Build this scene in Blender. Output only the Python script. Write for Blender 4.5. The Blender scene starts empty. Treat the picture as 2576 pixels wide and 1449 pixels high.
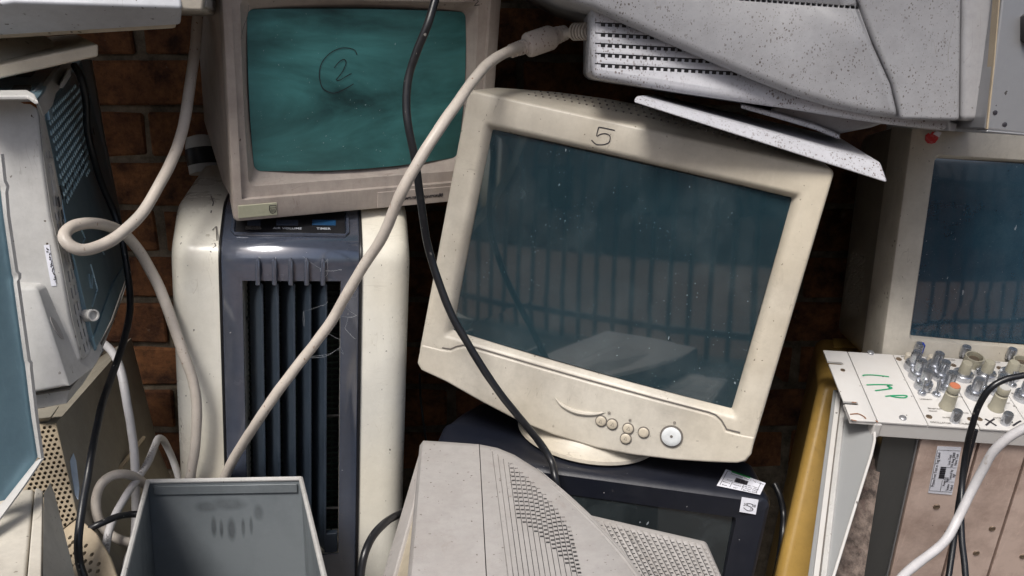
import bpy, bmesh, math, random
from mathutils import Vector, Matrix, Euler, noise
random.seed(7)
SC = bpy.context.scene
COL = SC.collection
rad = math.radians

# ---------------------------------------------------------------- camera
CAM_H = 1.0
PITCH = rad(16)
FPX = 2200.0            # focal length in units of a 2576 px wide frame
cam_d = bpy.data.cameras.new('camera')
cam_d.sensor_width = 36.0
cam_d.lens = 36.0 * FPX / 2576.0
cam_d.clip_start = 0.02
cam_d.clip_end = 3000
cam = bpy.data.objects.new('camera', cam_d)
cam.location = (0, 0, CAM_H)
cam.rotation_euler = (rad(90) - PITCH, 0, 0)
COL.objects.link(cam)
SC.camera = cam

# ---------------------------------------------------------------- sky, sun, exposure
SUN_EL, SUN_AZ = 54.0, 200.0     # azimuth the light comes from, degrees clockwise from +Y
w = bpy.data.worlds.new('World'); SC.world = w; w.use_nodes = True
nt = w.node_tree; nt.nodes.clear()
sky = nt.nodes.new('ShaderNodeTexSky'); sky.sky_type = 'NISHITA'; sky.sun_disc = False
sky.sun_elevation = rad(SUN_EL); sky.sun_rotation = rad(SUN_AZ)
sky.air_density = 1.0; sky.dust_density = 4.0; sky.ozone_density = 1.0
bg = nt.nodes.new('ShaderNodeBackground'); bg.inputs['Strength'].default_value = 0.105
wo = nt.nodes.new('ShaderNodeOutputWorld')
nt.links.new(sky.outputs[0], bg.inputs[0]); nt.links.new(bg.outputs[0], wo.inputs[0])
sl = bpy.data.lights.new('sun', 'SUN'); sl.energy = 3.3; sl.angle = rad(20); sl.color = (1.0, .965, .92)
so = bpy.data.objects.new('sun', sl); COL.objects.link(so)
az, el = rad(SUN_AZ), rad(SUN_EL)
sdir = Vector((math.sin(az) * math.cos(el), math.cos(az) * math.cos(el), math.sin(el)))
so.rotation_euler = sdir.to_track_quat('Z', 'Y').to_euler()
so.location = sdir * 8
SC.view_settings.view_transform = 'Standard'
SC.view_settings.look = 'None'
SC.view_settings.gamma = 1.0
SC.view_settings.use_curve_mapping = False
SC.view_settings.exposure = 0.2
SC.cycles.max_bounces = 6
SC.cycles.diffuse_bounces = 3
SC.cycles.use_denoising = True
SC.cycles.use_adaptive_sampling = True
SC.cycles.adaptive_threshold = 0.025

# ---------------------------------------------------------------- geometry helpers
CAMP = Vector((0, 0, CAM_H))
FW = Vector((0, math.cos(PITCH), -math.sin(PITCH)))
UP = Vector((0, math.sin(PITCH), math.cos(PITCH)))
def ray(u, v):
    return FW + Vector((1, 0, 0)) * ((u - 1288) / FPX) - UP * ((v - 724.5) / FPX)
def P(u, v, Y):                      # world point seen at (u, v), at distance Y from the camera plane
    d = ray(u, v); return CAMP + d * (Y / d.y)
def PZ(u, v, z):                     # the same on a horizontal plane
    d = ray(u, v); return CAMP + d * ((z - CAM_H) / d.z)
class Plane:
    def __init__(s, a, b, c):
        a, b, c = (P(*q) if not isinstance(q, Vector) else q for q in (a, b, c))
        s.p = a; s.n = (b - a).cross(c - a).normalized()
        if s.n.dot(CAMP - a) < 0: s.n = -s.n
    def at(s, u, v, off=0.0):
        d = ray(u, v); p = s.p + s.n * off
        return CAMP + d * ((p - CAMP).dot(s.n) / d.dot(s.n))
    def poly(s, pts, off=0.0):
        return [s.at(u, v, off) for u, v in pts]
def pose(x, y, z, rx, ry, rz, k=1.0):  # poses were measured for a 1.2 m camera height; k: real size (and distance) relative to the measured one
    L = CAMP + (Vector((x, y, z + CAM_H - 1.2)) - CAMP) * k
    return Matrix.Translation(L) @ Euler((rad(rx), rad(ry), rad(rz)), 'XYZ').to_matrix().to_4x4() @ Matrix.Scale(k, 4)
def px(M, u, v, axis=1, val=0.0):    # local point of frame M seen at (u, v) on a local axis plane
    I = M.inverted(); o = I @ CAMP; d = I.to_3x3() @ ray(u, v)
    t = (val - o[axis]) / d[axis]; return o + d * t

class MB:
    def __init__(s): s.v = []; s.f = []
    def add(s, vs, fs):
        b = len(s.v); s.v += [Vector(q) for q in vs]; s.f += [tuple(b + i for i in f) for f in fs]; return s
    def box(s, x0, x1, y0, y1, z0, z1):
        return s.add([(x0,y0,z0),(x1,y0,z0),(x1,y1,z0),(x0,y1,z0),(x0,y0,z1),(x1,y0,z1),(x1,y1,z1),(x0,y1,z1)],
                     [(0,3,2,1),(4,5,6,7),(0,1,5,4),(1,2,6,5),(2,3,7,6),(3,0,4,7)])
    def slab(s, pts, t, n=None):     # polygon extruded by t behind itself
        pts = [Vector(p) for p in pts]
        if n is None:
            n = Vector((0, 0, 0))
            for i in range(len(pts)):
                n += (pts[i] - pts[0]).cross(pts[(i + 1) % len(pts)] - pts[0])
            n.normalize()
            if n.dot(CAMP - pts[0]) < 0: n = -n; 
        m = len(pts); back = [p - n * t for p in pts]
        a = Vector((0, 0, 0))
        for i in range(m): a += (pts[i] - pts[0]).cross(pts[(i + 1) % m] - pts[0])
        if a.dot(n) < 0: pts.reverse(); back.reverse()
        fs = [tuple(range(m)), tuple(range(2 * m - 1, m - 1, -1))]
        fs += [(i, i + m, (i + 1) % m + m, (i + 1) % m) for i in range(m)]
        return s.add(pts + back, fs)
    def hull(s, front, back):        # two polygons with the same count joined into a solid
        m = len(front)
        fs = [tuple(range(m)), tuple(range(2 * m - 1, m - 1, -1))]
        fs += [(i, i + m, (i + 1) % m + m, (i + 1) % m) for i in range(m)]
        return s.add(list(front) + list(back), fs)
    def prism(s, poly, y0, y1):      # polygon in x/z extruded along y
        return s.hull([(x, y0, z) for x, z in poly], [(x, y1, z) for x, z in poly])
    def loft(s, loops, cap0=False, cap1=False, closed=True):
        b = len(s.v); m = len(loops[0])
        for L in loops: s.v += [Vector(q) for q in L]
        for k in range(len(loops) - 1):
            for i in range(m if closed else m - 1):
                j = (i + 1) % m
                s.f.append((b+k*m+i, b+k*m+j, b+(k+1)*m+j, b+(k+1)*m+i))
        if cap0: s.f.append(tuple(b + i for i in range(m - 1, -1, -1)))
        if cap1: s.f.append(tuple(b + (len(loops)-1)*m + i for i in range(m)))
        return s
    def tube(s, pts, r, n=10, caps=True):
        pts = [Vector(p) for p in pts]; loops = []
        rr = r if isinstance(r, (list, tuple)) else [r] * len(pts)
        t0 = (pts[1] - pts[0]).normalized()
        a = t0.orthogonal().normalized()
        for i, p in enumerate(pts):
            t = (pts[min(i+1, len(pts)-1)] - pts[max(i-1, 0)]).normalized()
            a = (a - t * a.dot(t)).normalized(); c = t.cross(a)
            loops.append([p + (a * math.cos(6.28318*k/n) + c * math.sin(6.28318*k/n)) * rr[i] for k in range(n)])
        return s.loft(loops, caps, caps)
    def lathe(s, prof, o=(0,0,0), ax=(0,0,1), n=20):   # profile of (radius, height) round an axis
        o = Vector(o); ax = Vector(ax).normalized(); a = ax.orthogonal().normalized(); c = ax.cross(a)
        loops = [[o + ax * h + (a * math.cos(6.28318*k/n) + c * math.sin(6.28318*k/n)) * r for k in range(n)] for r, h in prof]
        return s.loft(loops, True, True)
    def ribbon(s, pts, wd, n, t=.0003):
        pts = [Vector(p) for p in pts]; n = Vector(n).normalized(); A = []; B = []
        for i, p in enumerate(pts):
            d = (pts[min(i+1, len(pts)-1)] - pts[max(i-1, 0)]).normalized()
            q = d.cross(n).normalized() * wd * .5
            A.append(p + q); B.append(p - q)
        b = len(s.v)
        s.v += [p + n*t for p in A] + [p + n*t for p in B]
        m = len(pts)
        for i in range(m - 1): s.f.append((b+i, b+i+1, b+m+i+1, b+m+i))
        return s
    def xf(s, M):
        s.v = [M @ q for q in s.v]; return s
    def mesh(s, name):
        me = bpy.data.meshes.new(name); me.from_pydata([tuple(q) for q in s.v], [], s.f)
        bm = bmesh.new(); bm.from_mesh(me)
        bmesh.ops.remove_doubles(bm, verts=bm.verts, dist=1e-6)
        bmesh.ops.recalc_face_normals(bm, faces=bm.faces); bm.to_mesh(me); bm.free()
        return me

def finish(me, angle=38):
    for p in me.polygons: p.use_smooth = True
    try: me.set_sharp_from_angle(angle=rad(angle))
    except Exception: pass

class Thing:
    def __init__(s, name, label, cat, M=None, group=None, kind=None):
        s.M = M if M is not None else Matrix.Identity(4)
        o = bpy.data.objects.new(name, None); o.empty_display_size = .05
        COL.objects.link(o); o.matrix_world = s.M; s.o = o; s.I = s.M.inverted()
        o['label'] = label; o['category'] = cat
        if group: o['group'] = group
        if kind: o['kind'] = kind
    def part(s, name, mb, mat, parent=None, bevel=0, seg=2, world=False, label=None, angle=38, kind=None):
        if world: mb.xf(s.I)
        me = mb.mesh(name) if isinstance(mb, MB) else mb
        finish(me, angle); me.materials.clear(); me.materials.append(MATS[mat] if isinstance(mat, str) else mat)
        o = bpy.data.objects.new(name, me); COL.objects.link(o)
        o.parent = parent if parent else s.o
        if bevel:
            b = o.modifiers.new('bevel', 'BEVEL'); b.width = bevel; b.segments = seg; b.limit_method = 'ANGLE'
            b.angle_limit = rad(40); b.harden_normals = True; b.use_clamp_overlap = True
        if label: o['label'] = label
        if kind: o['kind'] = kind
        return o

def single(name, mb, mat, label, cat, origin=None, bevel=0, group=None, kind=None, angle=38, seg=2):
    """a thing that is one mesh; mesh builder in world coordinates"""
    if origin is None:
        lo = [min(q[i] for q in mb.v) for i in range(3)]; hi = [max(q[i] for q in mb.v) for i in range(3)]
        origin = ((lo[0]+hi[0])/2, (lo[1]+hi[1])/2, lo[2])
    origin = Vector(origin); mb.v = [q - origin for q in mb.v]
    me = mb.mesh(name); finish(me, angle); me.materials.append(MATS[mat] if isinstance(mat, str) else mat)
    o = bpy.data.objects.new(name, me); o.location = origin; COL.objects.link(o)
    if bevel:
        b = o.modifiers.new('bevel', 'BEVEL'); b.width = bevel; b.segments = seg; b.limit_method = 'ANGLE'; b.angle_limit = rad(40); b.harden_normals = True
    if label: o['label'] = label
    if cat: o['category'] = cat
    if group: o['group'] = group
    if kind: o['kind'] = kind
    return o

def cut(o, mb, world=False):
    """carve the builder's solids out of a part (coordinates of the part unless world)"""
    bpy.context.view_layer.update()
    me = mb.mesh('cutter'); t = bpy.data.objects.new('cutter', me); COL.objects.link(t)
    if not world: t.matrix_world = o.matrix_world
    b = o.modifiers.new('cut', 'BOOLEAN'); b.operation = 'DIFFERENCE'; b.object = t; b.solver = 'EXACT'; b.use_self = True
    dg = bpy.context.evaluated_depsgraph_get(); dg.update()
    new = bpy.data.meshes.new_from_object(o.evaluated_get(dg))
    o.modifiers.clear()
    if len(new.polygons) > 3:
        old = o.data; mats = list(old.materials); o.data = new
        new.materials.clear()
        for q in mats: new.materials.append(q)
        finish(new)
    bpy.data.objects.remove(t)

def rr(cx, cz, wd, ht, r, y, n=5, m=6, bt=0, bb=0, bs=0):
    """rounded rectangle loop in x/z at depth y; bt/bb/bs bow the top, bottom and sides outwards"""
    pts = []; hw, hh = wd / 2, ht / 2; r = min(r, hw * .99, hh * .99)
    def arc(ax, az, a0):
        for k in range(n + 1):
            a = a0 + math.pi / 2 * k / n; pts.append([ax + r * math.cos(a), az + r * math.sin(a)])
    def line(a, b):
        for k in range(1, m): pts.append([a[0] + (b[0]-a[0]) * k / m, a[1] + (b[1]-a[1]) * k / m])
    arc(hw - r, hh - r, 0); line((hw - r, hh), (-hw + r, hh))
    arc(-hw + r, hh - r, math.pi/2); line((-hw, hh - r), (-hw, -hh + r))
    arc(-hw + r, -hh + r, math.pi); line((-hw + r, -hh), (hw - r, -hh))
    arc(hw - r, -hh + r, 1.5 * math.pi); line((hw, -hh + r), (hw, hh - r))
    out = []
    for x, z in pts:
        fx, fz = x / hw, z / hh
        z2 = z + (bt if z > 0 else -bb) * (1 - fx * fx) * abs(fz)
        x2 = x + bs * fx * (1 - fz * fz)
        out.append(Vector((cx + x2, y, cz + z2)))
    return out
def lerp_loop(A, c, s, y): return [Vector((c[0] + (p.x - c[0]) * s, y, c[1] + (p.z - c[1]) * s)) for p in A]
def glass(loop, c, bulge, k=8):
    """convex picture tube face filling a loop"""
    y0 = loop[0].y; mb = MB(); loops = []
    R2 = max((p.x - c[0]) ** 2 + (p.z - c[1]) ** 2 for p in loop)
    for i in range(k):
        s = 1 - i / k; L = lerp_loop(loop, c, s, y0)
        for p in L: p.y = y0 - bulge * (1 - ((p.x - c[0]) ** 2 + (p.z - c[1]) ** 2) / R2)
        loops.append(L)
    mb.loft(loops); b = len(mb.v); mb.v.append(Vector((c[0], y0 - bulge, c[1]))); m = len(loop)
    for i in range(m): mb.f.append((b - m + i, b - m + (i + 1) % m, b))
    return mb
def spline(pts, k=8):
    pts = [Vector(p) for p in pts]; out = []
    for i in range(len(pts) - 1):
        p0, p1, p2, p3 = pts[max(i-1, 0)], pts[i], pts[i+1], pts[min(i+2, len(pts)-1)]
        for j in range(k):
            t = j / k
            out.append(.5 * (2*p1 + (p2-p0)*t + (2*p0-5*p1+4*p2-p3)*t*t + (3*p1-p0-3*p2+p3)*t*t*t))
    out.append(pts[-1]); return out
def text_mesh(body, size, M, align='LEFT', shear=0, ext=.0002, bold=0, spacing=1):
    """lettering as a mesh: x along the line, y up, z out of the surface, placed by M"""
    c = bpy.data.curves.new('lettering', 'FONT'); c.body = body; c.size = size; c.align_x = align; c.align_y = 'CENTER'
    c.extrude = ext; c.shear = shear; c.offset = bold; c.space_character = spacing; c.resolution_u = 3
    o = bpy.data.objects.new('lettering', c); COL.objects.link(o)
    dg = bpy.context.evaluated_depsgraph_get(); dg.update()
    me = bpy.data.meshes.new_from_object(o.evaluated_get(dg)); bpy.data.objects.remove(o); bpy.data.curves.remove(c)
    me.transform(M); return me
def frame3(o, x, y):                 # matrix with origin o, x axis x, y axis near y
    x = Vector(x).normalized(); z = x.cross(Vector(y)).normalized(); y = z.cross(x)
    return Matrix(((x.x, y.x, z.x, o[0]), (x.y, y.y, z.y, o[1]), (x.z, y.z, z.z, o[2]), (0, 0, 0, 1)))

# ---------------------------------------------------------------- materials
MATS = {}
class NT:
    def __init__(s, name):
        s.m = bpy.data.materials.new(name); s.m.use_nodes = True; s.t = s.m.node_tree; s.n = s.t.nodes
        s.b = s.n['Principled BSDF']
        s.co = s.n.new('ShaderNodeTexCoord').outputs['Object']
        MATS[name] = s.m
    def l(s, a, b): s.t.links.new(a, b)
    def noise(s, scale, detail=4, rough=.6, stretch=None, off=None, dist=0):
        co = s.co
        if stretch or off:
            mp = s.n.new('ShaderNodeMapping'); mp.inputs['Scale'].default_value = stretch or (1, 1, 1)
            mp.inputs['Location'].default_value = off or (0, 0, 0); s.l(co, mp.inputs[0]); co = mp.outputs[0]
        q = s.n.new('ShaderNodeTexNoise'); q.inputs['Scale'].default_value = scale; q.inputs['Detail'].default_value = detail
        q.inputs['Roughness'].default_value = rough; q.inputs['Distortion'].default_value = dist; s.l(co, q.inputs['Vector']); return q.outputs[0]
    def ramp(s, fac, a, b, va=0.0, vb=1.0):
        q = s.n.new('ShaderNodeMapRange'); q.inputs[1].default_value = a; q.inputs[2].default_value = b
        q.inputs[3].default_value = va; q.inputs[4].default_value = vb; s.l(fac, q.inputs[0]); return q.outputs[0]
    def mul(s, a, b, op='MULTIPLY'):
        q = s.n.new('ShaderNodeMath'); q.operation = op
        for i, x in enumerate((a, b)):
            if isinstance(x, (int, float)): q.inputs[i].default_value = x
            else: s.l(x, q.inputs[i])
        return q.outputs[0]
    def mix(s, fac, a, b):
        q = s.n.new('ShaderNodeMix'); q.data_type = 'RGBA'
        for i, x in ((0, fac), (6, a), (7, b)):
            if isinstance(x, (int, float)): q.inputs[i].default_value = x
            elif isinstance(x, tuple): q.inputs[i].default_value = (*x[:3], 1)
            else: s.l(x, q.inputs[i])
        return q.outputs[2]
    def specks(s, scale, size, dens, stretch=None):
        co = s.co
        if stretch:
            mp = s.n.new('ShaderNodeMapping'); mp.inputs['Scale'].default_value = stretch; s.l(co, mp.inputs[0]); co = mp.outputs[0]
        wn = s.n.new('ShaderNodeTexNoise'); wn.inputs['Scale'].default_value = scale * 1.3; wn.inputs['Detail'].default_value = 2; s.l(co, wn.inputs['Vector'])
        va = s.n.new('ShaderNodeVectorMath'); va.operation = 'MULTIPLY_ADD'; va.inputs[1].default_value = (.9 / scale,) * 3
        s.l(wn.outputs[1], va.inputs[0]); s.l(co, va.inputs[2])
        q = s.n.new('ShaderNodeTexVoronoi'); q.inputs['Scale'].default_value = scale; s.l(va.outputs[0], q.inputs['Vector'])
        sp = s.n.new('ShaderNodeSeparateColor'); s.l(q.outputs['Color'], sp.inputs[0])
        sz = s.ramp(s.mul(sp.outputs[1], 2.2, 'POWER'), 0, 1, size * .3, size)
        return s.mul(s.mul(q.outputs['Distance'], sz, 'LESS_THAN'), s.mul(sp.outputs[0], dens, 'LESS_THAN'))
    def bump(s, h, strength, dist=.001):
        q = s.n.new('ShaderNodeBump'); q.inputs['Strength'].default_value = strength; q.inputs['Distance'].default_value = dist
        s.l(h, q.inputs['Height']); s.l(q.outputs[0], s.b.inputs['Normal'])
    def out(s, col, rough=.5, metal=0, spec=.5, coat=0):
        if isinstance(col, tuple): s.b.inputs['Base Color'].default_value = (*col, 1)
        else: s.l(col, s.b.inputs['Base Color'])
        if isinstance(rough, (int, float)): s.b.inputs['Roughness'].default_value = rough
        else: s.l(rough, s.b.inputs['Roughness'])
        s.b.inputs['Metallic'].default_value = metal; s.b.inputs['Specular IOR Level'].default_value = spec
        s.b.inputs['Coat Weight'].default_value = coat; s.b.inputs['Coat Roughness'].default_value = .08
        return s.m
def plastic(name, col, dirt=(.12, .095, .07), amt=.35, rough=.45, speck=0, speck_sc=260, speck_sz=.32, speck_col=(.05, .03, .015), streak=.15, grain=.12, coat=0, sc=9, spec=.4, metal=0, yellow=.0, scratch=.3, film=.36):
    t = NT(name)
    n1 = t.noise(sc, 6, .65)
    c = t.mix(t.mul(t.ramp(n1, .45, .75), amt), tuple(col), tuple(dirt))
    n2 = t.noise(14, 5, .7, stretch=(5, 5, .7), off=(3, 1, 2))
    c = t.mix(t.mul(t.ramp(n2, .5, .8), streak), c, tuple(q * .45 for q in col))
    n3 = t.noise(58, 7, .82, off=(7, 7, 7))
    c = t.mix(t.mul(t.ramp(n3, .42, .74), film), c, tuple(q * .52 for q in col))
    # uneven yellowing, then thin scratches and grimy runs
    c = t.mix(t.mul(t.ramp(t.noise(3.2, 3, .5, off=(11, 3, 5)), .42, .68), yellow), c, (col[0] * .92, col[1] * .80, col[2] * .58))
    for st, of in (((1, 1, 9), (1, 2, 3)), ((9, 9, 1), (6, 2, 8))):
        a_ = t.noise(11, 2, .5, stretch=st, off=of, dist=.4); b_ = t.noise(17, 2, .5, off=(of[2], of[0], of[1]))
        ln = t.mul(t.mul(t.mul(t.mul(a_, .5, 'SUBTRACT'), 0, 'ABSOLUTE'), .0045, 'LESS_THAN'), t.ramp(b_, .60, .66))
        c = t.mix(t.mul(ln, scratch), c, tuple(dirt))
    gr_ = t.mul(t.ramp(t.noise(28, 7, .8, off=(8, 8, 1), dist=.8), .56, .72), t.ramp(t.noise(5, 2, .5, off=(2, 8, 6)), .48, .62))
    c = t.mix(t.mul(gr_, amt * 1.2), c, tuple(dirt))
    # small scuffs and handling marks
    sc1 = t.specks(60, .26, .07, (1, 1, .6)); sn = t.noise(160, 2, .5, off=(2, 9, 4))
    c = t.mix(t.mul(t.mul(sc1, t.ramp(sn, .5, .62)), .6), c, tuple(dirt))
    if speck:
        msk = t.ramp(t.noise(7, 5, .65, off=(1, 4, 9)), .38, .60, .12, 1.0)
        c = t.mix(t.mul(t.specks(speck_sc, speck_sz, speck, (1, 1, .7)), t.mul(msk, .95)), c, tuple(speck_col))
        c = t.mix(t.mul(t.specks(speck_sc * .6, speck_sz * .62, speck * .4, (1, 1, .5)), t.mul(msk, .8)), c, tuple(speck_col))
    t.bump(t.noise(1400, 2, .5), grain, .0006)
    r = t.ramp(n1, .3, .8, rough - .06, rough + .14)
    return t.out(c, r, metal, spec, coat)
plastic('beige', (.58, .545, .475), speck=.14, speck_sc=260, amt=.5, sc=7, yellow=.4, rough=.38)
plastic('beige_dark', (.42, .37, .285), amt=.4)
plastic('beige_button', (.56, .50, .40), amt=.2, rough=.35)
plastic('mauve_beige', (.44, .385, .345), dirt=(.16, .115, .095), amt=.55, speck=.08, speck_sc=260, streak=.4, sc=12)
plastic('mauve_light', (.60, .52, .46), dirt=(.2, .15, .12), amt=.4, streak=.25)
plastic('cream', (.82, .80, .72), dirt=(.4, .36, .27), amt=.22, rough=.26, speck=.06, speck_sc=260, yellow=.35, film=.2, streak=.10, grain=.04, spec=.5)
plastic('grey_speckled', (.315, .318, .335), speck=.85, speck_sc=500, speck_sz=.40, speck_col=(.07, .05, .045), amt=.18, streak=.08)
plastic('grey_heavy_speckled', (.50, .505, .54), speck=.95, speck_sc=480, speck_sz=.50, speck_col=(.09, .055, .04), amt=.2, streak=.08)
plastic('grey_plain', (.36, .36, .375), speck=.08, amt=.2, streak=.1)
plastic('warm_grey', (.38, .362, .35), dirt=(.2, .15, .12), speck=.14, speck_sc=280, amt=.3, streak=.12)
plastic('offwhite', (.52, .515, .50), speck=.1, speck_sc=260, amt=.3, streak=.12)
plastic('white_chin', (.50, .52, .56), speck=.14, speck_sc=220, amt=.2, streak=.06)
plastic('base_beige', (.60, .53, .42), speck=.28, speck_sc=160, amt=.3)
plastic('navy', (.010, .012, .020), dirt=(.04, .04, .045), amt=.35, rough=.33, speck=.06, speck_sc=170, speck_sz=.16, speck_col=(.5, .5, .5), spec=.5, grain=.2)
plastic('charcoal', (.065, .078, .112), dirt=(.15, .14, .15), amt=.35, rough=.2, speck=.03, speck_sc=220, speck_sz=.2, speck_col=(.4, .4, .42), coat=1, grain=.02, metal=.2)
_b = MATS['charcoal'].node_tree.nodes['Principled BSDF']; _b.inputs['Coat IOR'].default_value = 2.0; _b.inputs['Coat Roughness'].default_value = .13
plastic('vane', (.030, .042, .060), dirt=(.07, .08, .09), amt=.3, rough=.35)
plastic('black', (.012, .012, .014), dirt=(.04, .035, .03), amt=.3, rough=.4)
plastic('gold', (.40, .25, .065), dirt=(.16, .10, .03), amt=.35, rough=.35, speck=.12, speck_sc=140)
plastic('tan_vent', (.40, .33, .235), dirt=(.2, .15, .1), amt=.4)
plastic('taupe', (.30, .275, .225), dirt=(.14, .12, .09), amt=.4)
plastic('cable_beige', (.54, .49, .435), dirt=(.25, .17, .11), amt=.35, rough=.4, speck=.22, speck_sc=300, speck_col=(.2, .11, .06), streak=.1)
plastic('cable_white', (.52, .51, .52), dirt=(.3, .26, .22), amt=.3, rough=.4, streak=.08)
plastic('cable_black', (.009, .010, .013), dirt=(.07, .065, .06), amt=.3, rough=.32, speck=.2, speck_sc=240, speck_col=(.25, .24, .22), spec=.5)
plastic('knob_grey', (.34, .32, .25), amt=.3)
plastic('red_cap', (.50, .17, .09), amt=.2)
plastic('red_sticker', (.55, .03, .035), dirt=(.7, .6, .6), amt=.3, sc=120)
plastic('label_paper', (.78, .79, .86), dirt=(.5, .5, .55), amt=.2, streak=.0, rough=.6)
plastic('label_blue', (.45, .55, .68), dirt=(.3, .35, .45), amt=.2)
plastic('plate_olive', (.42, .42, .31), dirt=(.25, .25, .18), amt=.3, rough=.3)
plastic('power_button', (.70, .73, .74), dirt=(.45, .45, .44), amt=.3, rough=.25)
plastic('green_ink', (.01, .30, .13), amt=.2)
plastic('green_mark', (.02, .30, .07), amt=0)
plastic('blue_mark', (.02, .05, .35), amt=0)
plastic('ink', (.03, .028, .035), amt=0, rough=.4)
plastic('grey_ink', (.16, .145, .13), amt=0, rough=.5)
plastic('white_ink', (.45, .48, .52), amt=0)
plastic('button_slate', (.05, .065, .10), amt=.2, rough=.3)
plastic('button_blue', (.014, .06, .14), amt=.2, rough=.3)
plastic('rust', (.22, .075, .02), dirt=(.1, .04, .015), amt=.6, rough=.8, sc=60)
plastic('web', (.40, .42, .45), amt=0, rough=.7)
def metal(name, col, rough=.35, met=.6, dirt=(.2, .18, .16), amt=.3, sc=8, streak=(1, 1, 1), speck=0, scr=.2):
    t = NT(name)
    n1 = t.noise(sc, 7, .7, stretch=streak)
    c = t.mix(t.mul(t.ramp(n1, .42, .72), amt), tuple(col), tuple(dirt))
    n2 = t.noise(30, 4, .6, stretch=(12, 12, 1), off=(4, 4, 1))
    c = t.mix(t.mul(t.ramp(n2, .6, .8), scr), c, tuple(min(1, q * 1.5) for q in col))
    if speck: c = t.mix(t.mul(t.specks(120, .3, speck), .8), c, (.05, .035, .03))
    t.bump(t.noise(900, 2, .5), .08, .0005)
    return t.out(c, t.ramp(n1, .3, .8, rough - .08, rough + .15), met, .5)
metal('steel_blue', (.20, .31, .37), .36, .55, (.13, .19, .24), .5, 7)
metal('steel_panel', (.22, .36, .44), .38, .45, (.09, .16, .21), .6, 6)
metal('steel_grey', (.36, .365, .38), .36, .6, (.24, .24, .25), .4, 6, speck=.05)
metal('steel_dark', (.16, .165, .165), .34, .7, (.08, .08, .08), .5, 5, (1, 1, .3))
metal('case_inner', (.165, .185, .198), .36, .3, (.085, .095, .10), .7, 10)
metal('chrome', (.50, .52, .56), .26, .9, (.4, .4, .42), .3, 60)
metal('copper_panel', (.64, .50, .43), .38, .1, (.26, .17, .135), .85, 11, speck=.04, scr=.35)
metal('painted_rack', (.57, .56, .545), .4, .0, (.42, .36, .31), .3, 9, speck=.1, scr=.05)
metal('aluminium_side', (.36, .37, .375), .42, .35, (.36, .36, .36), .5, 9, scr=.1)
metal('brass_screw', (.35, .27, .2), .35, .8, (.12, .08, .05), .5, 200)
metal('iron_rail', (.03, .035, .04), .5, .2, (.06, .05, .04), .5, 8)
# stained, rotted board inside the rack
t = NT('stained_board'); n1 = t.noise(38, 8, .75); n2 = t.noise(90, 5, .6, off=(3, 3, 3))
c = t.mix(t.ramp(n1, .4, .6), (.035, .026, .022), (.20, .155, .13)); c = t.mix(t.mul(t.ramp(n2, .5, .7), .5), c, (.07, .035, .03))
t.bump(n1, .5, .002); t.out(c, .85)
def tube_glass(name, a, b, rough, dust, coat=1.0, nsc=4.5, col_dust=(.33, .40, .42)):
    t = NT(name); n1 = t.noise(nsc, 5, .6, stretch=(.8, 1, 2.4), dist=.5); c = t.mix(t.ramp(n1, .33, .67), a, b)
    n2 = t.noise(16, 6, .7, stretch=(1.2, 1, .8), off=(5, 2, 8))
    c = t.mix(t.mul(t.ramp(n2, .46, .8), dust), c, col_dust)
    n3 = t.noise(1100, 2, .6); c = t.mix(t.mul(t.ramp(n3, .52, .72), dust * .5), c, col_dust)
    sp = t.mul(t.mul(t.specks(400, .20, .2), t.ramp(t.noise(7, 3, .6, off=(4, 4, 4)), .42, .62)), .7); c = t.mix(sp, c, (.6, .66, .68))
    sp = t.mul(t.specks(110, .16, .10, (1, 1, .5)), .45); c = t.mix(sp, c, (.5, .56, .60))
    sm = t.mul(t.specks(20, .34, .10), t.ramp(t.noise(60, 3, .6, off=(9, 1, 1)), .5, .7)); c = t.mix(t.mul(sm, dust * 1.3), c, col_dust)
    t.bump(t.noise(5, 2, .4), .05, .002)
    mm = t.out(c, t.ramp(n2, .3, .8, rough, rough + .12), 0, .5, coat)
    t.b.inputs['Coat IOR'].default_value = 1.85; t.b.inputs['Coat Roughness'].default_value = .04
    return mm
tube_glass('glass_slate', (.008, .023, .031), (.013, .034, .045), .13, .08)
tube_glass('glass_teal', (.008, .040, .043), (.080, .30, .30), .34, .12, 0, 5.0, (.12, .34, .34))  # blotches between the two teals imitate reflections on the tube
tube_glass('glass_blue', (.013, .042, .068), (.019, .060, .092), .13, .07)
tube_glass('glass_dark', (.006, .009, .010), (.010, .015, .018), .14, .10)
# bricks
t = NT('brick'); oi = t.n.new('ShaderNodeObjectInfo')
va = t.n.new('ShaderNodeVectorMath'); va.operation = 'MULTIPLY_ADD'
cb = t.n.new('ShaderNodeCombineXYZ'); 
for i in range(3): t.l(oi.outputs['Random'], cb.inputs[i])
t.l(cb.outputs[0], va.inputs[0]); va.inputs[1].default_value = (37, 19, 53); t.l(t.co, va.inputs[2]); t.co = va.outputs[0]
n1 = t.noise(22, 8, .7); n2 = t.noise(120, 5, .7)
c = t.mix(t.ramp(n1, .34, .66), (.034, .016, .011), (.29, .125, .050))
c = t.mix(t.mul(t.ramp(n2, .5, .75), .6), c, (.022, .013, .009))
c = t.mix(t.mul(oi.outputs['Random'], .4), c, (.048, .018, .012))
c = t.mix(t.mul(t.specks(60, .3, .12), .5), c, (.16, .12, .09))
t.bump(t.noise(130, 9, .85), .9, .007); t.out(c, .9, 0, .2)
t = NT('mortar'); n1 = t.noise(40, 8, .7); c = t.mix(t.ramp(n1, .35, .7), (.06, .05, .037), (.19, .155, .115)); t.bump(t.noise(150, 8, .8), .8, .005); t.out(c, .95, 0, .1)
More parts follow.
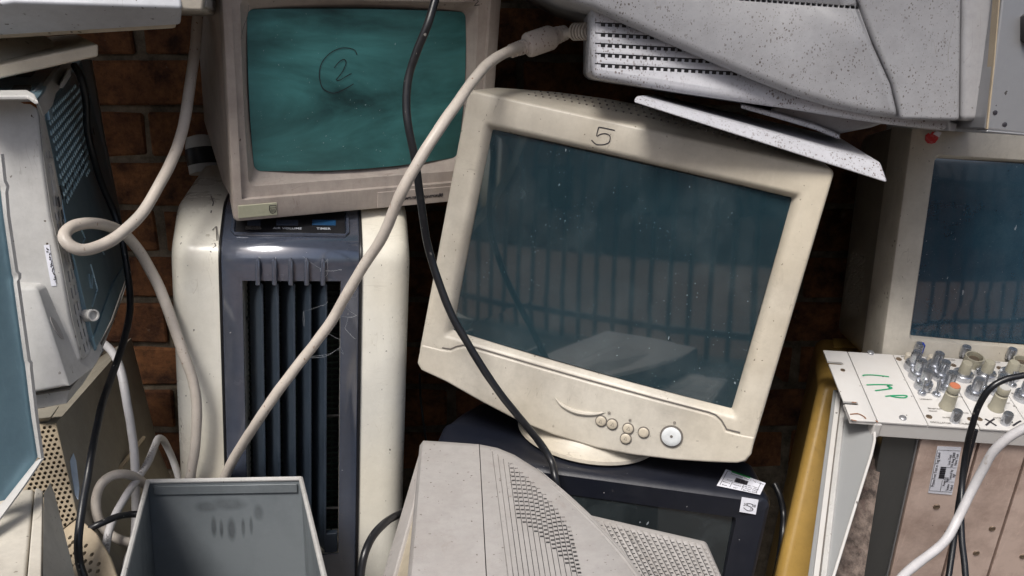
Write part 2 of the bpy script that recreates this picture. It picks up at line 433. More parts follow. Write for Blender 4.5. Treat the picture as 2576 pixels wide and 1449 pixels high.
t = NT('far_brick'); bt = t.n.new('ShaderNodeTexBrick'); mp = t.n.new('ShaderNodeMapping'); mp.inputs['Rotation'].default_value = (rad(90), 0, 0); t.l(t.co, mp.inputs[0]); t.l(mp.outputs[0], bt.inputs[0])
bt.inputs['Scale'].default_value = 4.45; bt.inputs['Color1'].default_value = (.22, .10, .06, 1); bt.inputs['Color2'].default_value = (.30, .15, .09, 1); bt.inputs['Mortar'].default_value = (.30, .26, .22, 1)
bt.inputs['Mortar Size'].default_value = .02; bt.inputs['Brick Width'].default_value = 1.0; bt.inputs['Row Height'].default_value = .334
t.out(bt.outputs[0], .9, 0, .2)
t = NT('ground'); n1 = t.noise(3, 8, .7); n2 = t.noise(120, 4, .7); c = t.mix(t.ramp(n1, .3, .7), (.06, .055, .05), (.11, .10, .09)); c = t.mix(t.mul(t.ramp(n2, .5, .7), .5), c, (.16, .15, .13)); t.bump(n2, .5, .004); t.out(c, .9, 0, .2)
plastic('smear', (.20, .19, .19), dirt=(.26, .26, .27), amt=.5, rough=.6)
plastic('taupe_light', (.42, .385, .33), amt=.3, streak=.08)
plastic('cable_speckled', (.62, .55, .50), speck=.8, speck_sc=300, speck_sz=.42, speck_col=(.16, .08, .05), amt=.3)
plastic('green_filter', (.010, .030, .022), amt=.2, rough=.5)
metal('steel_bright', (.42, .60, .70), .3, .5, (.2, .3, .36), .3, 30)

t = NT('paving'); n1 = t.noise(3, 6, .6); c = t.mix(t.ramp(n1, .3, .7), (.13, .080, .058), (.19, .125, .093)); t.out(c, .9, 0, .2)
# inside of the open case: dull zinc with a greasy hand smear in the middle of the back wall

# ================================================================ setting
WY = 1.335
g = MB(); g.add([(-60, -60, 0), (60, -60, 0), (60, 60, 0), (-60, 60, 0)], [(0, 1, 2, 3)])
single('ground', g, 'ground', None, None, (0, 0, 0), kind='structure')

wall = Thing('brick_wall', 'dark orange brown brick wall behind the piled equipment', 'wall', Matrix.Translation((0, WY, 0)))
wm = MB(); wm.box(-3, 3, .006, .24, 0, 2.9)
wall.part('mortar', wm, 'mortar')
meshes = []
for k in range(5):
    b = MB(); b.box(-.1065, .1065, 0, .1, -.0325, .0325)
    me = b.mesh('brick'); bm = bmesh.new(); bm.from_mesh(me)
    bmesh.ops.subdivide_edges(bm, edges=[e for e in bm.edges if abs(e.verts[0].co.x - e.verts[1].co.x) > .1], cuts=3)
    bmesh.ops.bevel(bm, geom=list(bm.edges), offset=.003, segments=1, affect='EDGES')
    for q in bm.verts:
        o_ = noise.noise_vector(q.co * 28 + Vector((k * 9, 0, 0)))
        q.co += Vector((o_.x * .004, o_.y * .004, o_.z * .003))
    bm.to_mesh(me); bm.free(); finish(me, 30); me.materials.append(MATS['brick']); meshes.append(me)
zj = P(345, 145, WY).z; xj = P(345, 112, WY).x
for r in range(-9, 6):
    zc = zj + .0375 + .075 * r
    if zc < .04: continue
    for c_ in range(-2, 8):
        xc = xj + .1125 + .225 * c_ + (.1125 if r % 2 else 0)
        if abs(xc) > 1.0: continue
        o = bpy.data.objects.new('brick', random.choice(meshes)); COL.objects.link(o); o.parent = wall.o
        o.location = (xc + random.uniform(-.003, .003), random.uniform(-.004, .004), zc + random.uniform(-.0015, .0015))
        o.rotation_euler = (random.uniform(-.01, .01), random.uniform(-.006, .006), random.uniform(-.012, .012) + (math.pi if random.random() < .5 else 0) * 0)

# unseen lean-to roof, added above the picture to darken wall and upper pile
rb_ = MB(); up_r, dn_r = [], []
for i in range(161):
    x = -3 + i * .0375; zz = .012 * math.sin(x * 2 * math.pi / .076)
    up_r.append(((x, WY - .002, 1.80 + zz), (x, .50, 1.62 + zz)))
for i in range(160): rb_.add([up_r[i][0], up_r[i+1][0], up_r[i+1][1], up_r[i][1]], [(0, 1, 2, 3)])
single('roof', rb_, 'steel_grey', None, None, (0, 1, 1.6), kind='structure')

# the yard behind the photographer, seen only as reflections in the screens
fb = Thing('railing_fence', 'dark iron railing fence reflected in the big beige monitor screen', 'fence', Matrix.Translation((-1.3, -1.5, 0)))
for z in (.16, 1.35):
    m = MB(); m.box(-2.6, 4.2, -.02, .02, z - .02, z + .02); fb.part('rail', m, 'iron_rail')
bar = MB(); bar.tube([(0, 0, 0), (0, 0, 1.5)], .016, 8); bme = bar.mesh('baluster'); finish(bme); bme.materials.append(MATS['iron_rail'])
for i in range(54):
    o = bpy.data.objects.new('baluster', bme); COL.objects.link(o); o.parent = fb.o; o.location = (-2.5 + i * .122, 0, 0)
pv = MB(); pv.add([(-12, -14, .004), (12, -14, .004), (12, -1.55, .004), (-12, -1.55, .004)], [(0, 1, 2, 3)])
single('paving', pv, 'paving', None, None, (0, -4, .004), kind='structure')
lw = MB(); lw.box(-9, 9, -9.4, -9.15, 0, .9)
single('garden_wall', lw, 'far_brick', 'low red brick wall beyond the railing, reflected in screen', 'wall')
bu = MB(); bu.box(-9, 7, -13, -11.4, 0, 3.4)
bh = Thing('brick_house', 'brick house across the yard, seen reflected in the screens', 'house', Matrix.Translation((-1, -12, 0)))
bh.part('wall', bu, 'far_brick', world=True)
rf = MB(); rf.hull([(-9.3, -11.2, 3.4), (7.3, -11.2, 3.4), (7.3, -12.2, 4.3), (-9.3, -12.2, 4.3)], [(-9.3, -11.2, 3.3), (7.3, -11.2, 3.3), (7.3, -12.2, 4.2), (-9.3, -12.2, 4.2)])
bh.part('roof', rf, 'iron_rail', world=True)
for i in range(5):
    f = MB(); f.box(-7.5 + i * 3, -6.3 + i * 3, -11.41, -11.37, 1.0, 2.3); wi = bh.part('window', f, 'iron_rail', world=True)
    f = MB(); f.box(-7.4 + i * 3, -6.4 + i * 3, -11.375, -11.36, 1.1, 2.2); bh.part('pane', f, 'glass_dark', parent=wi, world=True)

# ================================================================ air purifier
DM = pose(-.2433, .9378, .97, -.19, 3.5, 11.6)
pu = Thing('air_purifier', 'tall cream air purifier with charcoal louvred front standing under the green screen monitor', 'air purifier', DM)
ZB = -.765
SLOPE = .62
def top_z(y):
    if y < .014: return .0125
    if y < .055: return .0125 + (y - .014) * SLOPE
    t_ = min(1, (y - .055) / .03); return .0125 + .041 * SLOPE + .006 * t_ * (2 - t_) + max(0, y - .085) * .05
def bez(off=0):
    P0, P1, P2 = Vector((0, -.014)), Vector((0, .0035)), Vector((.014, .0125)); L = []
    for i in range(11):
        t_ = i / 10; q = P0 * (1-t_)**2 + P1 * 2*t_*(1-t_) + P2 * t_*t_
        d_ = (P1 - P0) * (1-t_) + (P2 - P1) * t_; nn_ = Vector((-d_.y, d_.x)).normalized(); L.append(q + nn_ * off)
    return L
def prof(off, y_end=.285):
    pts = [(-off, ZB + .002), (-off, -.3), (-off, -.1)] + [tuple(q) for q in bez(off)]
    for y in (.03, .045, .055, .062, .07, .085, .12, .2, y_end): pts.append((y, top_z(y) + off * 1.1))
    return pts
b = MB(); loops = []
HWB = .1315; ds = (0, .0012, .004, .008, .013, .020, .030)
for sgn, dd in [(-1, d) for d in ds] + [(1, d) for d in reversed(ds)]:
    r1 = .030; fy = r1 * (1 - math.sqrt(max(0, 1 - (1 - dd / r1) ** 2))); r2 = .012; fz = r2 * (1 - math.sqrt(max(0, 1 - (1 - min(dd, r2) / r2) ** 2)))
    L = [Vector((sgn * (HWB - dd) + .0015, fy + y * (.295 - fy) / .295, z - (fz if z > -.02 else 0))) for y, z in prof(0, .295)]
    L += [Vector((L[0].x, .295, -.1)), Vector((L[0].x, .295, ZB + .002))]
    loops.append(L)
b.loft(loops, True, True)
body = pu.part('body', b, 'cream')
# groove either side of the front panel, then the charcoal panel running up and over the top
fp = MB()
outer = prof(.0025); inner = prof(-.0065)
xl, xr = -.0745, .0745
L0 = [Vector((xl, y, z)) for y, z in outer] + [Vector((xl, y, z)) for y, z in reversed(inner)]
L1 = [Vector((xr, y, z)) for y, z in outer] + [Vector((xr, y, z)) for y, z in reversed(inner)]
fp.hull(L0, L1)
panel = pu.part('front_panel', fp, 'charcoal', bevel=.0018)
cb_ = MB(); cb_.box(-.0525, .0535, -.02, .05, -.376, -.030)
cut(panel, cb_); 
cb_ = MB(); cb_.box(-.0525, .0535, -.02, .075, -.376, -.030)
cut(body, cb_)
for x in (xl - .0012, xr + .0012):
    e = MB(); e.tube([(x, y - .0005, z) for y, z in prof(.0012)], .0016, 6); pu.part('seam_strip', e, 'black')
fl = MB(); fl.box(-.056, .057, .062, .066, -.38, -.026)
filt = pu.part('filter', fl, 'black')
gr = MB()
for i in range(46): gr.box(-.054, .055, .054, .0585, -.374 + i * .0075, -.3725 + i * .0075)
for i in range(11): gr.box(-.05 + i * .0105, -.0485 + i * .0105, .0545, .059, -.376, -.03)
pu.part('filter_grid', gr, 'green_filter' if 'green_filter' in MATS else 'vane', parent=filt)
for i in range(3):
    s_ = MB(); s_.tube([(-.0525, .036, -.085 - i * .125), (.0535, .036, -.085 - i * .125)], .0022, 6); pu.part('cross_rod', s_, 'black')
for i in range(5):
    xr_ = px(DM, (663, 702.5, 743.4, 784, 823.8)[i], 740, 1, .004).x
    v_ = MB(); v_.hull([(xr_ - .0028, .001, -.372), (xr_, .0015, -.372), (xr_, .0015, -.0345), (xr_ - .0028, .001, -.0345)],
                       [(xr_ - .0175, .030, -.372), (xr_ - .0145, .031, -.372), (xr_ - .0145, .031, -.034), (xr_ - .0175, .030, -.034)])
    pu.part('louvre_blade', v_, 'vane', bevel=.0008)
    xb = px(DM, (648.9, 690.7, 731.5, 771.8, 812.7)[i], 680, 1, -.003).x
    r_ = MB(); r_.tube([(xb, -.0035, -.006 + .0025), (xb, -.0055, -.0065), (xb, -.0058, -.02), (xb, -.0058, -.0335)], [.0012, .0026, .0028, .0028], 10)
    pu.part('rib', r_, 'charcoal')
ch = MB(); ch.box(.037, .0525, .002, .012, -.385, -.350); pu.part('slider', ch, 'vane', bevel=.002)
# control strip on the sloping top, framed by a raised lip
TM = DM @ frame3(Vector((0, .035, top_z(.035) + .0029)), (1, 0, 0), (0, 1, SLOPE))
def tp(u, v, h=0): return px(TM, u, v, 2, h)
def tpart(name, mb, mat, parent=None, bevel=0): mb.xf(DM.inverted() @ TM); return pu.part(name, mb, mat, parent, bevel)
q0, q1 = tp(592, 586), tp(868, 583); yb = .0215
m = MB(); m.box(q0.x, q1.x, q0.y, yb, .0002, .0016); cp = tpart('control_strip', m, 'black', bevel=.0005)
m = MB(); m.tube([(q0.x - .003, yb, .001), (q0.x - .003, q0.y + .002, .0012), (q0.x - .0005, q0.y - .0025, .0012), (q1.x + .0005, q0.y - .0025, .0012), (q1.x + .003, q0.y + .002, .0012), (q1.x + .003, yb, .001)], .0022, 8)
tpart('strip_frame', m, 'charcoal')
for u0, u1, mt in ((622, 656, 'button_slate'), (695, 750, 'button_slate'), (785, 845, 'button_blue')):
    a_, b_ = tp(u0, 570), tp(u1, 563); m = MB(); m.box(a_.x, b_.x, a_.y, b_.y + .004, .0014, .0026); tpart('button', m, mt, cp, .0006)
for s_, u, v, sz in (('POWER', 637, 571.5, .0038), ('ON/OFF', 637, 575.5, .0038), ('AIR VOLUME', 723, 574.5, .0044), ('TIMER', 814, 575.5, .0046)):
    a_ = tp(u, v, .0018)
    me = text_mesh(s_, sz, DM.inverted() @ TM @ Matrix.Translation(a_) @ Matrix.Scale(1.25, 4, (1, 0, 0)), 'CENTER', bold=.00004)
    pu.part('lettering', me, 'grey_ink' if s_[0] in 'PO' else 'white_ink', parent=cp)
# scribbled marker on the left shoulder
for pts in ([(531, 500), (537, 512), (530, 520)], [(528, 508), (541, 505)], [(533, 530), (543, 528), (544, 540), (534, 541)], [(530, 548), (538, 545), (541, 552), (533, 556)], [(527, 563), (529, 566)]):
    m = MB(); L = []
    for u, v in pts:
        q = px(DM, u, v, 2, .042); q.z = top_z(q.y) + .0006; L.append(q)
    m.ribbon(L, .0014, (0, 0, 1), .0004); pu.part('ink_mark', m, 'grey_ink')
# spider threads over the right of the grille
random.seed(11)
wb = MB()
nodes_ = [Vector((random.choice((.012, .034, .040, .052, .060, .070)) + random.uniform(-.003, .003), -.0062, random.uniform(-.12, .002))) for i in range(30)]
for i, a_ in enumerate(nodes_):
    near = sorted(nodes_, key=lambda q: (q - a_).length)[1:4]
    for b_ in near[:random.randint(1, 2)]:
        mid = a_.lerp(b_, .5) + Vector((random.uniform(-.001, .001), random.uniform(-.0005, .001), -random.uniform(.0003, .0018)))
        wb.tube(spline([a_, mid, b_], 3), random.uniform(.00006, .00011), 4)
pu.part('cobweb', wb, 'web', kind='stuff')

# white tube with a black band behind the old monitor
pt = Thing('white_pipe', 'white round pipe end with a black band behind the green screen monitor', 'pipe', Matrix.Translation(P(500, 420, 1.27)))
m = MB(); a_, b_ = P(512, 418, 1.26), P(500, 345, 1.27); d = (b_ - a_)
m.lathe([(.021, -.01), (.021, d.length * .7), (.017, d.length), (.008, d.length * 1.06)], a_, d, 24); pp = pt.part('pipe', m, 'offwhite', world=True)
m = MB(); m.lathe([(.0212, d.length * .04), (.0218, d.length * .06), (.0218, d.length * .58), (.0212, d.length * .60)], a_, d, 24); pt.part('band', m, 'black', world=True)

# ================================================================ old monitor with the green screen
BM = pose(-.1695, 1.0232, 1.0029, 10.36, -.07, 27.68, .972)
ph = Thing('crt_monitor', 'old grubby mauve beige monitor with teal screen marked with a circled 2', 'monitor', BM)
W, Hh = .312, .272; cz = Hh / 2
loops = [rr(0, cz, W - .010, Hh - .010, .006, .046), rr(0, cz, W, Hh, .006, .004), rr(0, cz, W - .002, Hh - .002, .006, .001), rr(0, cz, W - .007, Hh - .007, .005, 0)]
ix0, ix1, iz0, iz1 = -.1465, .1420, .0255, .2605
ic = ((ix0 + ix1) / 2, (iz0 + iz1) / 2); iw, ih = ix1 - ix0, iz1 - iz0
loops += [rr(*ic, iw, ih, .003, 0), rr(*ic, iw - .0012, ih - .0012, .003, .0050), rr(*ic, iw - .0032, ih - .0032, .003, .0052)]
gc = (-.0035, .1380); gw, gh = .2475, .174
loops += [rr(*gc, gw + .019, gh + .026, .008, .0065, bs=.0015), rr(*gc, gw + .014, gh + .019, .007, .0115, bt=.002, bb=.003, bs=.002),
          rr(*gc, gw, gh, .007, .021, bt=.003, bb=.004, bs=.003)]
m = MB(); m.loft(loops); ph.part('bezel', m, 'mauve_beige', angle=30)
m = MB(); m.loft([rr(0, cz, W - .014, Hh - .014, .006, .0465), rr(0, cz, W - .015, Hh - .014, .007, .10), rr(0, cz + .020, W - .018, Hh - .05, .012, .215), rr(0, cz + .03, W - .11, Hh - .12, .03, .26)], False, True)
hs = ph.part('housing', m, 'mauve_light')
gl = rr(*gc, gw, gh, .007, .0205, bt=.003, bb=.004, bs=.003)
scr = ph.part('screen', glass(gl, gc, .012), 'glass_teal')
def on_glass(u, v):
    q = px(BM, u, v, 1, .010); s_ = ((q.x - gc[0]) ** 2 + (q.z - gc[1]) ** 2) / ((gw / 2) ** 2 + (gh / 2) ** 2 - .0008)
    q.y = .0205 - .012 * (1 - s_) - .0006; return q
for pts in ([(897,137),(893,127),(883,122),(868,120),(853,122),(837,129),(823,140),(811,155),(805,170),(803,186),(804,200),(808,215),(815,225),(833,233),(846,232),(858,227),(873,219),(888,210)],
            [(840,170),(846,162),(853,155),(860,150),(865,149),(869,153),(869,160),(865,170),(860,180),(852,191),(845,200),(853,201),(862,196),(870,191),(883,184)]):
    m = MB(); m.ribbon(spline([on_glass(*q) for q in pts], 3), .0009, (0, -1, 0), .0002); ph.part('ink_mark', m, 'ink', parent=scr)
def fl_(u, v, y=0): return px(BM, u, v, 1, y)
a_, b_ = fl_(598, 518), fl_(697, 541)
m = MB(); m.box(-.1512, -.1085, -.0014, .001, .0048, .0195); lp = ph.part('logo_plate', m, 'plate_olive', bevel=.0006)
em = MB(); cx_, cz_ = -.1135, .0122
sh = [(-.0036, .0046), (.0036, .0046), (.0036, -.001), (.0026, -.0034), (0, -.005), (-.0026, -.0034), (-.0036, -.001), (-.0036, .0046)]
em.ribbon([(cx_ + x, -.0015, cz_ + z) for x, z in sh], .0008, (0, -1, 0))
em.ribbon([(cx_ - .0034, -.0015, cz_ + .0018), (cx_ + .0034, -.0015, cz_ + .0018)], .0006, (0, -1, 0))
for k in range(3): em.ribbon([(cx_ - .0024 + i * .0008, -.0015, cz_ - .0003 - k * .0012 + .0004 * math.sin(i * 1.6)) for i in range(7)], .0005, (0, -1, 0))
ph.part('emblem', em, 'ink', parent=lp)
m = MB(); m.box(.0098, .1535, -.0012, .002, .0015, .0215); fd = ph.part('control_flap', m, 'mauve_beige', bevel=.0008)
LF = Matrix.Rotation(rad(90), 4, 'X')
def btext(s_, x, z, sz, mt, sh=.35): return ph.part('lettering', text_mesh(s_, sz, Matrix.Translation((x, -.0016, z)) @ LF, 'LEFT', shear=sh, bold=.00006), mt, parent=fd)
btext('COMPUTER', .0372, .0110, .0045, 'ink'); btext('MONITOR', .0655, .0110, .0045, 'ink', .35); btext('80', .0868, .0113, .0062, 'ink')
m = MB(); m.box(.0605, .0645, -.0016, 0, .0088, .0134); ph.part('green_square', m, 'green_mark', parent=fd)
m = MB(); m.ribbon(spline([fl_(626, 12, 0), fl_(622, 40), fl_(612, 70), fl_(606, 100)], 4), .0007, (0, -1, 0), .0004); ph.part('crack', m, 'grey_ink')
for pts in ([(1190, 2), (1198, -3), (1203, 3), (1196, 10), (1192, 14), (1206, 12)],): 
    m = MB(); m.ribbon([fl_(u, v, .004) for u, v in pts], .0009, (0, -1, 0), .0006); ph.part('ink_mark', m, 'ink')

# ================================================================ big tilted beige monitor marked 5
AM = pose(.1059, .9175, .9567, -4.58, 10.76, -15.56)
m5 = Thing('crt_monitor', 'large beige monitor tilted sideways with 5 written on its frame', 'monitor', AM)
sc0 = (.0005, .0005); sw, sh_ = .3265, .2365
loops = [rr(0, .004, .376, .314, .02, .085, bt=.016), rr(0, .002, .386, .316, .014, .055, bt=.016), rr(0, 0, .391, .314, .008, .014, bt=.003), rr(0, 0, .3915, .313, .007, .006), rr(0, 0, .3905, .3115, .007, .0025), rr(0, 0, .388, .309, .006, .0006), rr(0, 0, .384, .305, .005, 0)]
loops += [rr(*sc0, sw + .020, sh_ + .018, .005, .0), rr(*sc0, sw + .014, sh_ + .012, .005, .0010), rr(*sc0, sw + .008, sh_ + .007, .004, .0042), rr(*sc0, sw + .003, sh_ + .003, .003, .009), rr(*sc0, sw, sh_, .002, .013)]
m = MB(); m.loft(loops); m5.part('bezel', m, 'beige', angle=50)
m = MB(); m.loft([rr(0, .004, .374, .312, .02, .086, bt=.016), rr(0, .010, .350, .272, .03, .16, bt=.012), rr(0, .005, .26, .2, .03, .27), rr(0, .0, .2, .16, .03, .37)], False, True)
m5.part('housing', m, 'beige')
s5 = m5.part('screen', glass(rr(*sc0, sw, sh_, .002, .0125), sc0, .008, 10), 'glass_slate')
chin = [(-0.1946, -0.1406), (-0.1684, -0.1395), (-0.1581, -0.1381), (-0.1515, -0.133), (-0.1436, -0.129), (-0.1358, -0.1277), (-0.0594, -0.1284), (0.0, -0.1286), (0.0792, -0.1278), (0.1407, -0.1264), (0.1486, -0.1272), (0.156, -0.1315), (0.1635, -0.1396), (0.1783, -0.1392), (0.1947, -0.1374), (0.1959, -0.158), (0.1927, -0.1675), (0.1842, -0.1728), (0.1535, -0.1815), (0.119, -0.19), (0.0743, -0.1985), (0.0316, -0.203), (-0.0178, -0.203), (-0.0635, -0.1985), (-0.109, -0.189), (-0.1554, -0.1775), (-0.1882, -0.1722), (-0.1949, -0.1655)]
m = MB(); m.prism(chin, -.0010, .055); chp = m5.part('chin_panel', m, 'beige', bevel=.0032, seg=3)
m = MB(); L = [Vector((q[0], 0, q[1] + .0016)) for q in chin[1:14]]
m.tube(L, .0010, 6); m5.part('seam', m, 'grey_ink')
m = MB(); L = spline([px(AM, u, v, 1, -.0022) for u, v in [(1397,1001),(1412,1018),(1440,1033),(1470,1040),(1500,1041),(1520,1037)]], 4)
m.tube(L, [.0004 + .0022 * math.sin(math.pi * i / (len(L) - 1)) for i in range(len(L))], 8); m5.part('smile_ridge', m, 'beige', parent=chp)
def knobs(u, v, r, h, name, mat, parent=chp):
    q = px(AM, u, v, 1, -.0025)
    o_ = MB(); o_.lathe([(r * 1.18, -.0012), (r * 1.18, .0003), (r * 1.02, .0003)], q, (0, -1, 0), 24); m5.part('button_well', o_, 'grey_ink', parent=parent)
    o_ = MB(); o_.lathe([(r, -.001), (r, h * .7), (r * .9, h), (r * .5, h * 1.1), (.0005, h * 1.12)], q, (0, -1, 0), 24); return m5.part(name, o_, mat, parent=parent)
for u, v in ((1512, 1059), (1540, 1067), (1580, 1078), (1574, 1103), (1619, 1088)): knobs(u, v, .0056, .0016, 'button', 'beige_button')
knobs(1689, 1098, .0108, .0026, 'power_button', 'power_button')
m = MB(); q = px(AM, 1689, 1098, 1, -.0056); m.lathe([(.0016, 0), (.0014, .0006)], q, (0, -1, 0), 12); m5.part('dimple', m, 'grey_ink', parent=chp)
for s_, u, v in (('*', 1531, 1042), ('o', 1585, 1056), ('o', 1697, 1062)):
    m5.part('button_symbol', text_mesh(s_, .009 if s_ == '*' else .006, Matrix.Translation(px(AM, u, v, 1, -.0026)) @ LF, 'CENTER'), 'grey_ink', parent=chp)
for u, v, a in ((1511, 1060, 0), (1541, 1068, 0), (1581, 1078, 1), (1574, 1103, 1)):
    m = MB(); q = px(AM, u, v, 1, -.0043); s_ = .0018
    m.ribbon([q + Vector((-s_, 0, -s_)), q + Vector((0, 0, s_)), q + Vector((s_, 0, -s_)), q + Vector((-s_, 0, -s_))], .0005, (0, -1, 0)); m5.part('button_symbol', m, 'grey_ink', parent=chp)
for pts in ([(1506,320),(1520,322),(1547,328)], [(1506,320),(1501,342),(1510,338),(1521,336),(1531,339),(1535,345),(1533,357),(1525,362),(1516,364),(1506,364),(1498,362),(1488,352)]):
    m = MB(); m.ribbon(spline([px(AM, u, v, 1, -.0002) for u, v in pts], 3), .0011, (0, -1, 0)); m5.part('ink_mark', m, 'ink')
def top5(u, v):
    q = px(AM, u, v, 1, .04)
    for _ in range(3):
        f = q.y
        q = px(AM, u, v, 1, min(.08, max(.016, f)))
    return q
# rows of small vent holes along the top edge
m = MB()
for r in range(3):
    for i in range(34):
        x = -.135 + i * .0082 + r * .004; y = .030 + r * .010
        zt = .157 + (.003 + (.013) * min(1, (y - .014) / .041)) * (1 - (x / .19) ** 2) + .003 * min(1, (y - .014) / .041) + .0010
        m.lathe([(.0013, -.002), (.0013, .0004)], (x, y, zt), (0, 0, 1), 6)
m5.part('vent_holes', m, 'grey_ink', kind='stuff')

# ================================================================ navy television under it
TVM = Matrix.Translation(P(1905, 1250, .865)) @ Euler((0, rad(6.5), rad(-4)), 'XYZ').to_matrix().to_4x4()
tv = Thing('television', 'dark navy television set under the tilted beige monitor', 'television', TVM)
tx0, tx1, tz0 = -.365, .018, -.33
tc = ((tx0 + tx1) / 2, tz0 / 2); tw, th = tx1 - tx0, -tz0
so_ = px(TVM, 1855, 1307); 
ow, oh = 2 * (so_.x - tc[0]), 2 * (so_.z - tc[1])
loops = [rr(*tc, tw - .004, th - .004, .014, .085, bs=.0), rr(*tc, tw, th, .012, .010), rr(*tc, tw - .004, th - .004, .011, .003), rr(*tc, tw - .012, th - .012, .010, 0),
         rr(*tc, ow, oh, .004, .004), rr(*tc, ow - .003, oh - .003, .004, .012)]
m = MB(); m.loft(loops); tvb = tv.part('bezel', m, 'navy')
m = MB(); m.loft([rr(*tc, tw - .006, th - .008, .014, .0865), rr(tc[0], tc[1], tw - .02, th - .012, .03, .14), rr(tc[0], tc[1], tw - .06, th - .03, .06, .24), rr(tc[0], tc[1], tw - .14, th - .10, .06, .33)], False, True)
tv.part('housing', m, 'navy')
tv.part('screen', glass(rr(*tc, ow - .003, oh - .003, .004, .0115), tc, .010), 'glass_dark')
def tvt(u, v, h=.0012): return px(TVM, u, v, 2, h)
def flat_label(T, pts, mat, name='label', t=.0004, parent=None):
    m = MB(); m.slab(pts, t, n=(pts[1] - pts[0]).cross(pts[2] - pts[0]).normalized() * (1 if (pts[1] - pts[0]).cross(pts[2] - pts[0]).z > 0 or True else 1)); return T.part(name, m, mat, parent=parent)
c4 = [tvt(1826, 1181), tvt(1926, 1216), tvt(1912, 1245), tvt(1803, 1222)]
def quad_sheet(T, c, mat, name, off, t=.0003, parent=None):
    n = (c[1] - c[0]).cross(c[3] - c[0]).normalized()
    if n.dot(T.I @ CAMP - c[0]) < 0: n = -n
    m = MB(); m.slab([p + n * off for p in c], t, n); return T.part(name, m, mat, parent=parent), n
def lab_pt(c, n, s, t, h): # bilinear point on a label
    a = c[0].lerp(c[1], s); b = c[3].lerp(c[2], s); return a.lerp(b, t) + n * h
def print_label(T, c, lines, bars, rules, parent, n, mat='ink', off=.0007, flip=False):
    for (s0, t0, s1, t1) in rules:
        m = MB(); m.ribbon([lab_pt(c, n, s0, t0, off), lab_pt(c, n, s1, t1, off)], .0005, n, .0001); T.part('printed_rule', m, mat, parent=parent)
    m = MB()
    for (s, t0, t1, wd) in bars: m.ribbon([lab_pt(c, n, s, t0, off), lab_pt(c, n, s, t1, off)], wd, n, .0001)
    if bars: T.part('barcode', m, mat, parent=parent)
    for (txt, s, t, sz) in lines:
        o_ = lab_pt(c, n, s, t, off); x = (lab_pt(c, n, s + .05, t, 0) - lab_pt(c, n, s, t, 0)); y = (lab_pt(c, n, s, t - .05, 0) - lab_pt(c, n, s, t, 0))
        T.part('lettering', text_mesh(txt, sz, frame3(o_, x, y), 'LEFT', ext=.00005), mat, parent=parent)
# test sticker on the television's top, text upright to the reader
lab, n = quad_sheet(tv, c4, 'label_paper', 'test_label', .0004)
print_label(tv, c4, [('PrimeTest Test n Tag Label', .16, .17, .0034), ('Asset ID', .14, .54, .0030), ('Status', .08, .72, .0034), ('Pass', .1, .90, .0032), ('Tested by', .31, .74, .0034), ('MJT', .36, .92, .0032), ('Last Test', .62, .56, .0032), ('22 Feb 2001', .59, .69, .0032), ('Next Test', .62, .81, .0032), ('22 Feb 2002', .59, .94, .0032)],
            [(.33 + i * .028, .30, .58, (.0008, .0016, .0011, .0020)[i % 4]) for i in range(11)],
            [(.06, .08, .06, .95), (.9, .1, .9, .95), (.06, .08, .9, .08), (.06, .62, .5, .62), (.29, .62, .29, .95), (.56, .5, .56, .95)], lab, n)
gs = [lab_pt(c4, n, .15, -.02, 0), lab_pt(c4, n, .62, -.02, 0), lab_pt(c4, n, .62, .05, 0), lab_pt(c4, n, .15, .05, 0)]
quad_sheet(tv, gs, 'green_mark', 'green_stripe', .0006, parent=lab)
c5 = [px(TVM, u, v, 1, -.0004) for u, v in ((1866, 1250), (1908, 1257), (1901, 1294), (1860, 1287))]
lab2, n2 = quad_sheet(tv, c5, 'label_paper', 'square_sticker', .0004)
print_label(tv, c5, [('20', .16, .45, .0046), ('38', .66, .45, .0046), ('19', .55, .72, .0046)], [], [], lab2, n2)
m = MB(); m.ribbon(spline([lab_pt(c5, n2, s, t, .0008) for s, t in [(.75,.42),(.6,.33),(.38,.36),(.4,.47),(.62,.55),(.78,.68),(.66,.8),(.42,.8),(.2,.66)]], 4), .0007, n2, .0001); tv.part('ink_mark', m, 'ink', parent=lab2)
# swivel base of the tilted monitor, standing on the television
q = px(TVM, 1478, 1092, 2, 0.0)
m = MB(); m.lathe([(.083, .0015), (.086, .004), (.0855, .008), (.078, .0105), (.072, .020), (.060, .032), (.05, .075), (.04, .10)], q, (0, 0, 1), 48); m.xf(TVM)
m5.part('swivel_base', m, 'beige', world=True, angle=50)

# ================================================================ right monitor
CM = pose(.4509, .9307, .8753, -6.67, 3.41, -1.89, 1.13)
m6 = Thing('crt_monitor', 'beige monitor with a round red sticker behind the knob panel', 'monitor', CM)
rc = (.135, .1); rw, rh = .27, .2; oc = (.136, .096); oW, oH = .337, .292
loops = [rr(*oc, oW - .006, oH - .006, .010, .062), rr(*oc, oW, oH, .010, .008), rr(*oc, oW - .003, oH - .003, .009, .002), rr(*oc, oW - .010, oH - .010, .008, 0),
         rr(*rc, rw + .008, rh + .008, .006, .0), rr(*rc, rw + .004, rh + .004, .006, .003), rr(*rc, rw, rh, .005, .013, bs=.001)]
m = MB(); m.loft(loops); m6.part('bezel', m, 'beige')
m = MB(); m.loft([rr(*oc, oW - .010, oH - .010, .010, .0635), rr(*oc, oW - .014, oH - .014, .012, .075), rr(oc[0], oc[1], oW - .014, oH - .03, .014, .16), rr(oc[0], oc[1] + .01, oW - .08, oH - .09, .03, .235)], False, True)
h6 = m6.part('housing', m, 'taupe')
m6.part('screen', glass(rr(*rc, rw, rh, .005, .0125, bs=.001), rc, .011), 'glass_blue')
m = MB()
